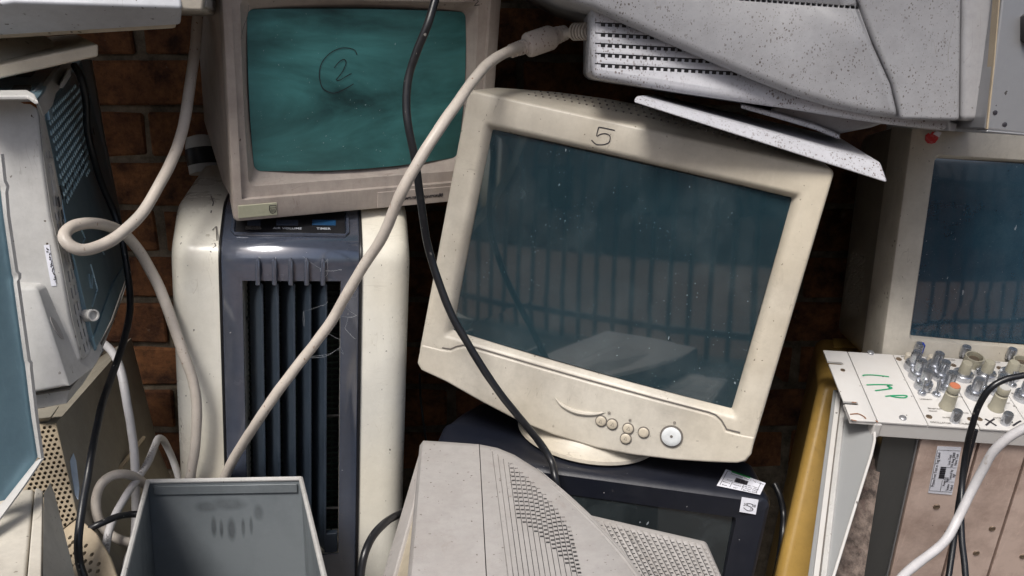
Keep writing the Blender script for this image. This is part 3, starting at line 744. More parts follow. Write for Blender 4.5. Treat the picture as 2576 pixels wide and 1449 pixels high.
for i in range(9):
    for k in range(10):
        y = .10 + i * .006; z = .01 + k * .007 + (i % 2) * .0035
        m.box(oc[0] - oW / 2 - .004, oc[0] - oW / 2 + .02, y - .0012, y + .0012, z - .0012, z + .0012)
cut(h6, m)
q = px(CM, 2343, 346, 1, -.0004); m = MB()
L = [(0, .0062), (.0045, .0060), (.007, .0035), (.0072, -.001), (.0045, -.0055), (.001, -.0068), (-.0035, -.0062), (-.0065, -.003), (-.0068, .002), (-.004, .0048), (-.002, .0028)]
m.prism([(q.x + x, q.z + z) for x, z in L], -.0012, -.0002); m6.part('round_sticker', m, 'red_sticker')
q = px(CM, 2358, 338, 1, -.0004); m = MB(); m.prism([(q.x - .005, q.z), (q.x + .002, q.z - .003), (q.x + .004, q.z + .002), (q.x - .002, q.z + .004)], -.0016, -.0011); m6.part('torn_paper', m, 'label_paper')

# ================================================================ speckled grey monitor lying across the top right
YS = .87
S1 = Plane((1500, 20, YS + .01), (2400, 300, YS - .01), (2100, 0, YS))
sp = Thing('crt_monitor', 'grey speckled monitor seen from the side, lying across the top right', 'monitor', Matrix.Translation(P(2000, 330, YS)))
curve = [(1100, -640), (1180, -120), (1400, -6), (1490, 22), (1600, 70), (1750, 136), (1900, 200), (2010, 243), (2110, 273), (2190, 290), (2268, 301)]
cre = [(2268, 301), (2246, 210), (2200, 108), (2160, 0), (2120, -130), (2080, -640)]
a = S1.poly(curve + cre[1:] ); 
m = MB(); m.slab(a, .30); rs = sp.part('rear_shell', m, 'grey_speckled', world=True, bevel=.009, seg=4)
b2 = [S1.at(*c) for c in cre[::1]]; e2 = [S1.at(2416, 305, .004), S1.at(2420, 0, .004), S1.at(2421, -640, .004)]
m = MB(); n = S1.n
f = b2 + list(reversed(e2))
m.slab(f, .30, n); fs_ = sp.part('front_shell', m, 'grey_speckled', world=True, bevel=.004, seg=3)
m = MB(); m.slab([S1.at(u, v, .0042) for u, v in [(2420, 306), (2474, 304), (2500, 150), (2524, -10), (2600, -640), (2424, -640), (2423, 0)]], .34, n)
sp.part('front_bezel', m, 'grey_plain', world=True, bevel=.006, seg=3)
# lower rear housing, set back below the sweeping edge
S2 = Plane((1490, 30, YS + .030), (2400, 330, YS + .012), (2000, 100, YS + .022))
low = [(1487, -30), (1485, 100), (1484, 180), (1492, 197), (1700, 232), (1850, 254), (2000, 275), (2150, 300), (2250, 315), (2388, 330), (2400, 300), (2420, 100), (2420, -30)]
m = MB(); m.slab(S2.poly(low), .16); lo = sp.part('lower_housing', m, 'grey_heavy_speckled', world=True, bevel=.007, seg=3)
m = MB(); m.slab([S2.at(u, v, .002) for u, v in [(2386, 306), (2410, 309), (2406, 331), (2386, 330)]], .1); sp.part('bezel_foot', m, 'grey_plain', world=True, bevel=.002)
rows = [(57, .0455), (83, .051), (109, .0555), (134, .058), (160, .0605)]
m = MB(); ends = [1700, 1800, 1900, 1980, 2030]
for (v0, sl_), ue in zip(rows, ends):
    u = 1497
    p0, p1 = S2.at(u, v0, .02), S2.at(ue, v0 + (ue - u) * sl_, .02)
    dx = (p1 - p0).normalized(); up_ = dx.cross(S2.n).normalized()
    if up_.z < 0: up_ = -up_
    q0, q1 = S2.at(u, v0, 0), S2.at(ue, v0 + (ue - u) * sl_, 0)
    m.hull([q0 - up_ * .0006 + S2.n * .01, q1 - up_ * .0006 + S2.n * .01, q1 + up_ * .0006 + S2.n * .01, q0 + up_ * .0006 + S2.n * .01],
           [q0 - up_ * .0006 - S2.n * .0012, q1 - up_ * .0006 - S2.n * .0012, q1 + up_ * .0006 - S2.n * .0012, q0 + up_ * .0006 - S2.n * .0012])
    L = (q1 - q0).length; k = 0
    while .008 + k * .0069 < L:
        c_ = q0 + dx * (.008 + k * .0069); hx, hz = dx * .0022, up_ * .0017
        c_ = c_ - up_ * .0016
        m.hull([c_ - hx - hz + S2.n * .01, c_ + hx - hz + S2.n * .01, c_ + hx + hz + S2.n * .01, c_ - hx + hz + S2.n * .01],
               [c_ - hx - hz - S2.n * .01, c_ + hx - hz - S2.n * .01, c_ + hx + hz - S2.n * .01, c_ - hx + hz - S2.n * .01]); k += 1
m.v = [sp.I @ q for q in m.v]
cut(lo, m)
m = MB(); m.slab([S2.at(u, v, -.0006) for u, v in [(1497, 45), (1497, 170), (2060, 215), (2060, 60)]], .001, S2.n); sp.part('inside_shade', m, 'black', world=True)  # black sheet painting the shade inside the vent rows
m = MB(); k = 0
for k in range(22):
    u = 1866 + k * 14; c_ = S1.at(u, -2 + k * 1.0, 0); hx, hz = Vector((.0022, 0, -.0002)), Vector((0, 0, .0014))
    m.hull([c_ - hx - hz + n * .01, c_ + hx - hz + n * .01, c_ + hx + hz + n * .01, c_ - hx + hz + n * .01], [c_ - hx - hz - n * .01, c_ + hx - hz - n * .01, c_ + hx + hz - n * .01, c_ - hx + hz - n * .01])
m.v = [sp.I @ q for q in m.v]
cut(rs, m)
# tilt base: plate with a front band, turntable ring and dome
YB = .86
bandt = [(1602, 239), (1800, 292), (2000, 347), (2216, 408)]; bandb = [(1590, 256), (1780, 318), (2000, 394), (2236, 462)]
tp_ = [P(u, v, YB + .012) for u, v in bandt]; bt_ = [P(u, v, YB) for u, v in bandb]
bk = [P(1640, 236, YB + .16), P(1790, 262, YB + .165), P(1960, 305, YB + .165), P(2116, 346, YB + .15)]
m = MB(); base_b = [q + Vector((0, 0, -.014)) for q in bk]
m.hull([bt_[0], bt_[3], tp_[3], tp_[0]], [base_b[0], base_b[3], bk[3], bk[0]])
sb = sp.part('base_plate', m, 'grey_heavy_speckled', world=True, bevel=.003, angle=25)
ax = (P(1900, 320, YB + .1) - P(1920, 400, YB + .1)).normalized()
m = MB(); m.hull([P(u, v, YB + .06) for u, v in [(1862, 272), (1960, 300), (2050, 327), (2112, 352), (2114, 340), (2050, 313), (1960, 286), (1864, 262)]],
                 [P(u, v, YB + .14) for u, v in [(1862, 262), (1960, 290), (2050, 317), (2112, 342), (2114, 330), (2050, 303), (1960, 276), (1864, 252)]])
sp.part('turntable_ring', m, 'grey_heavy_speckled', world=True, bevel=.002)
m = MB(); m.hull([P(u, v, YB + .075) for u, v in [(1930, 282), (2040, 312), (2112, 337), (2190, 322), (2230, 308), (2100, 270), (1960, 255)]],
                 [P(u, v, YB + .14) for u, v in [(1950, 275), (2040, 302), (2100, 325), (2180, 312), (2210, 300), (2100, 265), (1970, 250)]])
sp.part('tilt_dome', m, 'grey_plain', world=True, bevel=.006, seg=3)

# grey steel case at the upper right edge
RP = Plane((2500, 200, .835), (2576, 330, .83), (2560, 0, .84))
gc_ = Thing('computer_case', 'grey steel computer case standing at the upper right edge', 'computer case', Matrix.Translation(P(2540, 330, .84)))
m = MB(); m.slab(RP.poly([(2500, 150), (2478, 328), (2576, 339), (2760, 350), (2760, -600), (2590, -600), (2518, 0)]), .25); gcs = gc_.part('shell', m, 'steel_grey', world=True, bevel=.003)
m = MB(); m.slab([RP.at(u, v, .001) for u, v in [(2482, 324), (2499, 170), (2516, -40), (2519, -40), (2502, 170), (2486, 325)]], .012); gc_.part('edge_strip', m, 'tan_vent', world=True)
m = MB(); m.slab([RP.at(u, v, .001) for u, v in [(2480, 332), (2576, 341), (2650, 346), (2650, 340), (2576, 335), (2484, 327)]], .02); gc_.part('bottom_rail', m, 'steel_grey', world=True, bevel=.001)
for u, v in ((2503, 283), (2527, 313)):
    m = MB(); m.lathe([(.0022, -.002), (.0022, .0006), (.0012, .0009)], RP.at(u, v), RP.n, 10); gc_.part('screw', m, 'ink', world=True)
m = MB(); m.slab([RP.at(u, v, .012) for u, v in [(2584, 40), (2584, 98), (2592, 108), (2640, 108), (2640, 30), (2590, 30)]], .015); gc_.part('latch', m, 'black', world=True, bevel=.003)

# ================================================================ tall golden tan box
gt = Thing('computer_case', 'tall golden tan plastic case squeezed beside the rack', 'computer case', Matrix.Translation(P(2020, 1449, .95)))
tf = [P(2062, 958, 1.075), P(2175, 962, 1.07)]; tb = [P(2052, 848, 1.30), P(2175, 852, 1.30)]
dn = P(1945, 1449, .965) - P(2056, 963, 1.075)
k = 1.35
m = MB()
fr = [tf[0], tf[1], tf[1] + dn * k, tf[0] + dn * k]
bkx = [tb[0] + Vector((-.0, 0, 0)), tb[1], tb[1] + dn * k + Vector((0, .0, -.05)), tb[0] + dn * k + Vector((-.0, 0, -.05))]
m.hull(fr, bkx)
gts = gt.part('shell', m, 'gold', world=True, bevel=.014, seg=5)
m = MB(); m.tube([tf[0] + Vector((.004, -.0015, -.012)) + dn * (0.03 + i * .06) for i in range(21)], .0008, 6); gt.part('seam', m, 'rust', world=True)
for i in range(9):
    s_ = i / 8; m = MB(); a_ = tb[0].lerp(tf[0], .05 + s_ * .2); b_ = tb[1].lerp(tf[1], .05 + s_ * .2)
    m.tube([a_.lerp(b_, .35) + Vector((0, 0, .0005)), a_.lerp(b_, .95) + Vector((0, 0, .0005))], .0016, 6); gt.part('rib', m, 'gold', world=True)

# ================================================================ rack of instrument modules with knobs
EM = pose(.4183, .9195, .7774, 16.7, 2.94, -2.85)
rk = Thing('instrument_rack', 'off white instrument rack of modules with chrome knobs at lower right', 'rack', EM)
def et(u, v, h=0): return px(EM, u, v, 2, h)
PD = .1335
def plate(x0, x1, name='panel', z=0, y0=0, y1=PD): 
    m = MB(); m.box(x0, x1, y0, y1, z - .0028, z); return rk.part(name, m, 'painted_rack', bevel=.0007)
ear = plate(-.0305, -.0004, 'rack_ear')
m = MB()
for yy in (.030, .107): m.box(-.04, -.0145, yy - .0028, yy + .0028, -.01, .01)
m.lathe([(.0028, -.01), (.0028, .01)], (-.0145, .107, 0), (0, 0, 1), 10)
cut(ear, m)
m = MB(); m.box(-.0305, -.001, .0005, .03, -.0058, -.0035); rk.part('ear_backing', m, 'painted_rack')
pb = plate(.0006, .0568, 'blank_panel')
seams = [.0568, .1150, .1732, .2314, .29]
mods = [plate(seams[i] + .0008, seams[i + 1], 'module_panel', z=.0002 * (i % 2)) for i in range(4)]
def cyl(x, y, prof, mat, name, parent, n=22, ax=(0, 0, 1)):
    m = MB(); m.lathe(prof, (x, y, 0), ax, n); return rk.part(name, m, mat, parent=parent)
def chrome_knob(x, y, par, s=1.0):
    cyl(x, y, [(.0098*s, 0), (.0102*s, .0012), (.0102*s, .0088*s), (.0092*s, .0104*s), (.0062*s, .0108*s)], 'chrome', 'knob_skirt', par)
    k_ = cyl(x, y, [(.0062*s, .0100*s), (.0062*s, .0240*s), (.0054*s, .0262*s), (.0006, .0266*s)], 'chrome', 'knob', par)
def grey_knob(x, y, par):
    cyl(x, y, [(.0116, 0), (.0120, .0012), (.0120, .0072), (.0098, .0088), (.0072, .0092)], 'chrome', 'dial_skirt', par)
    cyl(x, y, [(.0070, .0090), (.0064, .0215), (.0054, .0232), (.0006, .0234)], 'knob_grey', 'knob', par)
def xy(u, v, h): q = et(u, v, h); return q.x, q.y
Z = lambda zx, zy: (2046 + zx * .2057, 855.3 + zy * .2057)
# knob positions read at the skirt centres
for zx, zy, mi in ((1215, 320, 0), (1275, 425, 0), (1345, 555, 0), (1485, 335, 0), (1560, 440, 0), (1640, 575, 0), (1968, 655, 1), (2260, 620, 1), (2565, 690, 2)):
    x, y = xy(*Z(zx, zy), .004); chrome_knob(x, y, mods[mi])
for zx, zy, mi in ((1830, 430, 0), (2105, 415, 1), (2400, 420, 1)):
    x, y = xy(*Z(zx, zy), .004); grey_knob(x, y, mods[mi])
for zx, zy, mi in ((1268, 130, 0), (1835, 165, 0), (2395, 195, 1), (1722, 960, 0), (2340, 990, 1)):   # slim thumb screws
    x, y = xy(*Z(zx, zy + 35), .0); cyl(x, y, [(.0050, 0), (.0050, .004), (.0056, .0045), (.0056, .0145), (.0048, .0158), (.0006, .016)], 'chrome', 'thumb_screw', mods[mi])
for zx, zy, mi in ((1950, 270, 0), (2535, 320, 1)):    # open coaxial sockets
    x, y = xy(*Z(zx, zy), .004); cyl(x, y, [(.0112, 0), (.0112, .013), (.0096, .013), (.0094, .004), (.0006, .004)], 'knob_grey', 'socket', mods[mi])
    cyl(x, y, [(.0062, .004), (.0062, .0095), (.0045, .0098), (.0006, .0098)], 'brass_screw', 'socket_core', mods[mi])
for zx, zy, mi, cap in ((1630, 800, 0, 'red_cap'), (2230, 820, 1, 'offwhite')):   # stout binding posts
    x, y = xy(*Z(zx, zy + 20), .0)
    cyl(x, y, [(.0090, 0), (.0090, .0015), (.0080, .003), (.0072, .0205), (.0052, .0215), (.0052, .024)], 'knob_grey', 'binding_post', mods[mi])
    cyl(x, y, [(.0066, .024), (.0069, .025), (.0069, .0305), (.0060, .032)], 'knob_grey', 'post_collar', mods[mi])
    cyl(x, y, [(.0060, .0318), (.0058, .0328), (.0006, .033)], cap, 'post_cap', mods[mi])
for zx, zy, mi in ((1325, 660, 0), (1500, 675, 0), (2090, 590, 1), (2430, 560, 1)):   # toggle switches
    x, y = xy(*Z(zx, zy), .0); 
    sw_ = cyl(x, y, [(.0046, 0), (.0050, .0015), (.0046, .003), (.0024, .0034)], 'chrome', 'toggle_nut', mods[mi])
    m = MB(); m.tube([(x, y, .002), (x + .001, y + .004, .012), (x + .0015, y + .006, .017)], [.0014, .0020, .0028], 10); rk.part('toggle_lever', m, 'chrome', parent=mods[mi])
for zx, zy in ((1440, 215), (1165, 190)): 
    x, y = xy(*Z(zx, zy), .006); cyl(x, y, [(.0042, 0), (.0042, .008), (.003, .0095), (.0006, .01)], 'beige', 'lamp_cap', mods[0])
x, y = xy(*Z(1330, 140), .006); m = MB(); m.box(x - .0012, x + .0012, y - .001, y + .006, 0, .016); rk.part('blue_tag', m, 'blue_mark', parent=mods[0])
for zx, zy, par in ((1045, 235, 0), (1608, 268, 0), (1712, 312, 0), (2275, 345, 1), (1415, 940, 0), (1920, 970, 0), (2030, 970, 1)):
    x, y = xy(*Z(zx, zy), 0); cyl(x, y, [(.0036, 0), (.0036, .0006), (.0026, .0010), (.0006, .0010)], 'brass_screw', 'screw', mods[par], 12)
for zx, zy in ((700, 160), (1092, 958)):
    x, y = xy(*Z(zx, zy), 0); cyl(x, y, [(.0042, 0), (.0042, .0016), (.0034, .0024), (.0006, .0028)], 'steel_grey', 'screw', pb, 14)
x, y = xy(*Z(360, 370), 0); cyl(x, y, [(.0030, 0), (.0030, .0005), (.0012, .0007)], 'brass_screw', 'screw_hole', ear, 10)
# tiny printed legends on the modules
random.seed(5)
for (zx, zy, s_, sz, mi) in ((1075, 200, 'BALANCE', .0032, 0), (1370, 215, 'GAIN', .0032, 0), (1620, 240, 'RANGE', .0036, 0), (1300, 720, 'LINEARITY', .0032, 0), (1380, 645, 'OFFSET', .003, 0), (1400, 835, 'SENSITIVITY', .0034, 0), (1410, 865, 'ADJUST', .003, 0), (1430, 1003, 'OSCILLATOR', .0040, 0), (1780, 1020, 'CALIBRATOR', .0038, 0), (1580, 945, 'OUTPUT', .003, 0), (1740, 690, 'PHASE', .003, 0), (1770, 885, 'MANUAL', .003, 0), (1960, 745, 'MEASURE', .0032, 1), (1840, 520, 'CONTROL', .0032, 0), (2200, 950, 'OUTPUT', .003, 1), (1980, 810, 'INPUT', .003, 1), (2340, 770, 'FAST', .003, 1), (2190, 270, 'RANGE', .003, 1)):
    q = et(*Z(zx, zy), .0006); rk.part('lettering', text_mesh(s_, sz, Matrix.Translation(q), 'LEFT', ext=.00005), 'grey_ink', parent=mods[mi])
for pts in ([(2100, 965), (2160, 1000), (2240, 1050)], [(2215, 965), (2160, 1000), (2110, 1045)], [(2400, 990), (2440, 1010)], [(2540, 990), (2500, 1010), (2440, 1050)]):
    m = MB(); m.ribbon([et(*Z(*q), .0006) for q in pts], .0022, (0, 0, 1)); rk.part('black_stroke', m, 'ink', parent=mods[1])
# green handwriting
for pts in ([(605, 440), (625, 430), (700, 428), (800, 435), (925, 450)], [(650, 550), (780, 546), (900, 548), (970, 553)], [(905, 550), (920, 570), (940, 578)], [(925, 590), (940, 575), (960, 590), (900, 603), (755, 620)],
            [(880, 690), (960, 682), (1060, 678), (1130, 680), (1145, 690), (1120, 706), (1060, 706), (980, 695), (940, 684)], [(905, 570), (930, 555), (960, 552)]):
    m = MB(); m.ribbon(spline([et(*Z(*q), .0005) for q in pts], 4), .0019, (0, 0, 1)); rk.part('green_writing', m, 'green_ink', parent=pb)
# rust stain lines on the ear
for pts in ([(450, 910), (550, 905), (620, 940), (640, 965)], [(460, 975), (530, 992)], [(470, 762), (525, 768)], [(765, 985), (790, 1010)]):
    m = MB(); m.ribbon(spline([et(*Z(*q), .0004) for q in pts], 4), .0016, (0, 0, 1)); rk.part('rust_stain', m, 'rust', parent=ear)
# body below: front rail, then the module covers leaning back
def ef(u, v, y=0): return px(EM, u, v, 1, y)
shx = .115
def bodyquad(x0, x1, y, z0, z1, t, mat, name, bevel=.001, dx=0):
    m = MB(); m.hull([(x0 - shx * z0, y, z0), (x1 - shx * z0, y, z0), (x1 - shx * z1, y, z1), (x0 - shx * z1, y, z1)],
                     [(x0 - shx * z0, y + t, z0), (x1 - shx * z0, y + t, z0), (x1 - shx * z1, y + t, z1), (x0 - shx * z1, y + t, z1)]); return rk.part(name, m, mat, bevel=bevel)
m = MB(); m.box(.0, .30, .0012, .012, -.0235, -.0032); rk.part('front_rail', m, 'painted_rack', bevel=.0012)
m = MB(); m.box(-.003, .0065, -.001, .014, -.024, -.0032); rk.part('rail_end', m, 'painted_rack', bevel=.002)
ym = .0065
bodyquad(.014, .0535, ym + .006, -.58, -.0238, .10, 'steel_dark', 'module_cover')
bodyquad(.0530, .0550, ym + .003, -.58, -.0238, .10, 'steel_grey', 'cover_edge', .0005)
mc = bodyquad(.0562, .1206, ym, -.58, -.0238, .10, 'copper_panel', 'module_cover')
mc2 = bodyquad(.1238, .178, ym, -.58, -.0238, .10, 'copper_panel', 'module_cover')
mc3 = bodyquad(.181, .24, ym, -.58, -.0238, .10, 'copper_panel', 'module_cover')
bodyquad(.016, .25, ym + .02, -.58, -.0242, .08, 'black', 'inner_frame')
Zc = lambda zx, zy: (1932 + zx * .5, 724.5 + zy * .5)
for zx, zy in ((848, 1100), (1128, 1210), (1048, 1333), (1282, 1350)):
    q = ef(*Zc(zx, zy), ym); m = MB(); m.lathe([(.0042, -.001), (.0042, .0004), (.0034, .0012), (.0022, .0006), (.0006, .0006)], q, (0, -1, 0), 14); rk.part('screw', m, 'brass_screw', parent=mc)
# asset label, its text running upwards
cl = [ef(*Zc(*q), ym - .0003) for q in ((805, 1030), (852, 795), (972, 800), (925, 1040))]
labr, nr = quad_sheet(rk, cl, 'label_paper', 'test_label', .0004, parent=mc)
print_label(rk, cl, [('PrimeTest Test n Tag Label', .15, .13, .0050), ('Asset ID', .18, .58, .0042), ('5644', .26, .69, .0042), ('Status', .09, .76, .0044), ('Failed', .09, .92, .0042), ('Tested by', .31, .79, .0044), ('RJP', .38, .93, .0042), ('Last Test', .63, .62, .0044), ('04 Aug 2000', .60, .76, .0044), ('Next Test', .63, .90, .0044)],
            [(.36 + i * .042, .30, .54, (.0036, .0026, .0030, .0030, .0028, .0022)[i]) for i in range(6)], [(.06, .03, .06, .97), (.93, .06, .93, .97), (.06, .03, .93, .03), (.06, .48, .30, .48), (.28, .64, .28, .97), (.58, .5, .58, .97)], labr, nr)
# left side: folded sheet with flanges and the stained board behind it
SP = Plane(EM @ Vector((.0, .0, -.02)), EM @ Vector((-.028, .11, -.02)), P(2090, 1449, .80))
side = [(2076 + 14, 985), (2122, 985), (2140, 1046), (2196, 1064), (2202, 1100), (2185, 1160), (2130, 1280), (2065, 1449), (2040, 1520), (1990, 1520), (2020, 1400)]
sq = Plane(P(2200, 1080, .93), P(2110, 1000, 1.00), P(2030, 1449, .80))
m = MB(); m.slab(sq.poly([(2110, 985), (2196, 1068), (2199, 1108), (2191, 1144), (2149, 1278), (2096, 1449), (2068, 1540), (2020, 1540), (2060, 1400)]), .0025); rk.part('side_plate', m, 'aluminium_side', world=True, bevel=.0006)
m = MB(); L = [sq.at(u, v, .002) for u, v in [(2200, 1080), (2200, 1108), (2192, 1144), (2150, 1278), (2097, 1449), (2070, 1541)]]
m.tube(L, .0016, 8); rk.part('side_plate_lip', m, 'painted_rack', world=True)
for (u0, v0), (u1, v1), wd, mt, off in (((2110, 985), (2053, 1449), .0068, 'painted_rack', .006), ((2101, 980), (2038, 1449), .0055, 'aluminium_side', .003), ((2121, 1005), (2071, 1449), .0060, 'offwhite', .004)):
    a_, b_ = sq.at(u0, v0, off), sq.at(u1, v1, off); d_ = (b_ - a_).normalized(); s_ = d_.cross(sq.n).normalized() * wd * .5; b_ = b_ + d_ * .06
    m = MB(); m.slab([a_ - s_, a_ + s_, b_ + s_, b_ - s_], .009, sq.n); rk.part('side_flange', m, mt, world=True, bevel=.001)
a_, b_ = sq.at(2116, 1000, .0062), sq.at(2062, 1449, .0062)
m = MB(); m.tube([a_, b_], .0008, 6); rk.part('flange_crevice', m, 'grey_ink', world=True)
bd = Plane(P(2200, 1150, .965), P(2100, 1400, .89), P(2220, 1400, .90))
m = MB(); m.slab(bd.poly([(2180, 1090), (2225, 1090), (2215, 1180), (2174, 1449), (2160, 1540), (2030, 1540), (2060, 1400), (2140, 1230)]), .006); rk.part('stained_board', m, 'stained_board', world=True)

# ================================================================ grey monitor in front, seen from above
ZT = CAM_H - .42
mo = Thing('crt_monitor', 'warm grey ribbed monitor seen from above at bottom centre', 'monitor', Matrix.Translation(PZ(1300, 1449, ZT)))
far = [(1066, 1099), (1120, 1102), (1204, 1108), (1206, 1108.3), (1250, 1117), (1292, 1134), (1350, 1170), (1410, 1222), (1480, 1288), (1550, 1364), (1612, 1449), (1660, 1540)]
def sect(u, v, extra=0):
    q = PZ(u, v, ZT - .003); yf = q.y; dy = yf - .47 - .10 * (.886 - yf); x = q.x
    pr = [(0, -.26), (0, -.03), (.0015, -.014), (.006, -.005), (.013, -.0012), (.024, 0), (dy - .02, 0), (dy - .006, -.006), (dy, -.03), (dy, -.26)]
    return [Vector((x + .06 * a + (0 if i not in (0, 9) else 0), yf - a, ZT + z)) for i, (a, z) in enumerate(pr)]
S_ = [sect(*q) for q in far]
first = [p + Vector((-.004, 0, -.006)) for p in S_[0]]
m = MB(); m.loft([first] + S_[:3], True, True); fbz = mo.part('front_bezel', m, 'warm_grey', world=True, angle=50)
m = MB(); m.loft(S_[3:], True, True); rsh = mo.part('rear_shell', m, 'warm_grey', world=True, angle=50)
inn = [[p + Vector((0, -.0, -.004)) for p in s] for s in (S_[2], S_[3])]
inn[0] = [p + Vector((-.002, 0, 0)) for p in inn[0]]; inn[1] = [p + Vector((.002, 0, 0)) for p in inn[1]]
m = MB(); m.loft(inn, True, True); mo.part('seam', m, 'black', world=True)
tops = [(1238,1135),(1252,1143),(1266,1154),(1279,1163),(1292,1174),(1306,1185),(1320,1197),(1334,1210),(1348,1225),(1363,1240),(1378,1258),(1393,1277),(1409,1297),(1424,1322)]
m = MB()
for i, (u, v) in enumerate(tops):
    ub = 1278 + 13.4 * i
    a_, b_ = PZ(u, v, ZT), PZ(ub + (ub - u) * .25, 1449 + (1449 - v) * .25, ZT); d_ = (b_ - a_).normalized(); s_ = Vector((d_.y, -d_.x, 0)) * .0003
    up1, dn1 = Vector((0, 0, .01)), Vector((0, 0, -.0016))
    m.hull([a_ - s_ + up1, a_ + s_ + up1, b_ + s_ + up1, b_ - s_ + up1], [a_ - s_ + dn1, a_ + s_ + dn1, b_ + s_ + dn1, b_ - s_ + dn1])
    if 3 <= i:
        for k in range(14):
            vv = v + 4 + k * 10.4
            if vv > 1452: break
            uu = u + (ub - u) * (vv - v) / (1449 - v)
            c_ = PZ(uu + 1, vv, ZT); hx = Vector((d_.y, -d_.x, 0)) * .0016; hy = d_ * .0015; sd = Vector((d_.y, -d_.x, 0)) * -.0021
            c_ = c_ + sd; dn2 = Vector((0, 0, -.03))
            m.hull([c_ - hx - hy + up1, c_ + hx - hy + up1, c_ + hx + hy + up1, c_ - hx + hy + up1], [c_ - hx - hy + dn2, c_ + hx - hy + dn2, c_ + hx + hy + dn2, c_ - hx + hy + dn2])
m.v = [mo.I @ q for q in m.v]
cut(rsh, m)
for k in range(3):
    m = MB(); L = []
    for s in S_[6:]:
        q = s[4].lerp(s[5], -.5 + k * .75); L.append(q + Vector((.0, 0, -.0002 - .0008 * (k == 0))))
    L = spline(L, 4); m.tube(L, [.0016 * min(1, .1 + i / 9) for i in range(len(L))], 6); mo.part('edge_rib', m, 'warm_grey', world=True)
m = MB(); m.slab([PZ(u, v, ZT - .0004) for u, v in [(1272, 1166), (1300, 1180), (1345, 1220), (1405, 1291), (1442, 1350), (1470, 1420), (1484, 1460), (1494, 1500), (1294, 1500)]], .001, Vector((0, 0, 1))); mo.part('inside_shade', m, 'black', world=True)  # black sheet close under the top, in place of shade in the holes
# stepped rear block with its own grille
ZV = ZT - .035
m = MB(); m.slab([PZ(u, v, ZV) for u, v in [(1420, 1277), (1779, 1359), (1828, 1470), (1900, 1640), (1500, 1640)]], .2, Vector((0, 0, 1))); vb = mo.part('rear_block', m, 'warm_grey', world=True, bevel=.004, seg=3)
m = MB()
for i in range(18):
    s_ = i / 17; u0, v0 = 1484 + 280 * s_, 1304 + 65 * s_; sl_ = .578 + (.467 - .578) * s_
    a_, b_ = PZ(u0, v0, ZV), PZ(u0 + sl_ * 230, v0 + 230, ZV); d_ = (b_ - a_).normalized(); t_ = Vector((d_.y, -d_.x, 0)); up1 = Vector((0, 0, .01)); s2 = t_ * .0004
    m.hull([a_ - s2 + up1, a_ + s2 + up1, b_ + s2 + up1, b_ - s2 + up1], [q + Vector((0, 0, -.001)) for q in (a_ - s2, a_ + s2, b_ + s2, b_ - s2)])
    for k in range(14):
        vv = v0 + 14 + k * 9.8
        if vv > 1455: break
        c_ = PZ(u0 + sl_ * (vv - v0), vv, ZV) - t_ * .0018; hx, hy = t_ * .0013, d_ * .0012; dn2 = Vector((0, 0, -.03))
        m.hull([c_ - hx - hy + up1, c_ + hx - hy + up1, c_ + hx + hy + up1, c_ - hx + hy + up1], [c_ - hx - hy + dn2, c_ + hx - hy + dn2, c_ + hx + hy + dn2, c_ - hx + hy + dn2])
m.v = [mo.I @ q for q in m.v]
cut(vb, m)

m = MB(); m.slab([PZ(u, v, ZV - .0004) for u, v in [(1490, 1312), (1760, 1375), (1825, 1500), (1600, 1500)]], .001, Vector((0, 0, 1))); mo.part('inside_shade', m, 'black', world=True)  # black sheet that paints the grille holes' shade
# leaning strip of casing between the purifier and that monitor
lp_ = Plane((1060, 1112, .93), (965, 1449, .78), (1030, 1449, .74))
ls = Thing('casing_panel', 'narrow grey beige casing panel leaning beside the air purifier', 'panel', Matrix.Translation(P(1000, 1449, .78)))
m = MB(); m.slab(lp_.poly([(1062, 1110), (1068, 1108), (1040, 1270), (990, 1449), (970, 1540), (940, 1540), (961, 1449)]), .010); ls.part('outer_skin', m, 'warm_grey', world=True, bevel=.002)
m = MB(); m.slab([lp_.at(u, v, -.004) for u, v in [(1064, 1150), (1052, 1300), (1030, 1449), (1010, 1540), (968, 1540), (988, 1449), (1036, 1272)]], .006); ls.part('inner_skin', m, 'beige_dark', world=True, bevel=.001)

# ================================================================ open grey metal case at bottom left
bn = Thing('open_metal_case', 'open topped grey metal case with finger smears inside, bottom left', 'metal case', Matrix.Translation(P(560, 1449, .75)))
RB = [P(372, 1213, .88), P(757, 1206, .88)]; RF = [P(312, 1449, .65), P(815, 1449, .65)]
RF = [RB[i] + (RF[i] - RB[i]) * 1.15 for i in (0, 1)]
rim = [RF[0], RB[0], RB[1], RF[1]]
nrm = (RB[1] - RB[0]).cross(RF[0] - RB[0]).normalized(); nrm = nrm if nrm.z > 0 else -nrm
t_ = .0016
dnv = -nrm * .30
xw = (RB[1] - RB[0]).normalized(); yw = (RF[0] - RB[0]).normalized()
def wallq(a, b, name, off, mat='case_inner'):
    m = MB(); m.hull([a, b, b + dnv, a + dnv], [a + off, b + off, b + off + dnv, a + off + dnv]); return bn.part(name, m, mat, world=True, bevel=.0004)
bw = wallq(RB[0], RB[1], 'back_wall', -yw * .002); 
lw_ = wallq(RF[0], RB[0] - yw * .0025, 'side_wall', -xw * .002); rw_ = wallq(RB[1] - yw * .0025, RF[1], 'side_wall', xw * .002)
m = MB(); m.hull([RB[0] + dnv * .98, RB[1] + dnv * .98, RF[1] + dnv * .98, RF[0] + dnv * .98], [RB[0] + dnv, RB[1] + dnv, RF[1] + dnv, RF[0] + dnv]); bn.part('floor', m, 'case_inner', world=True)
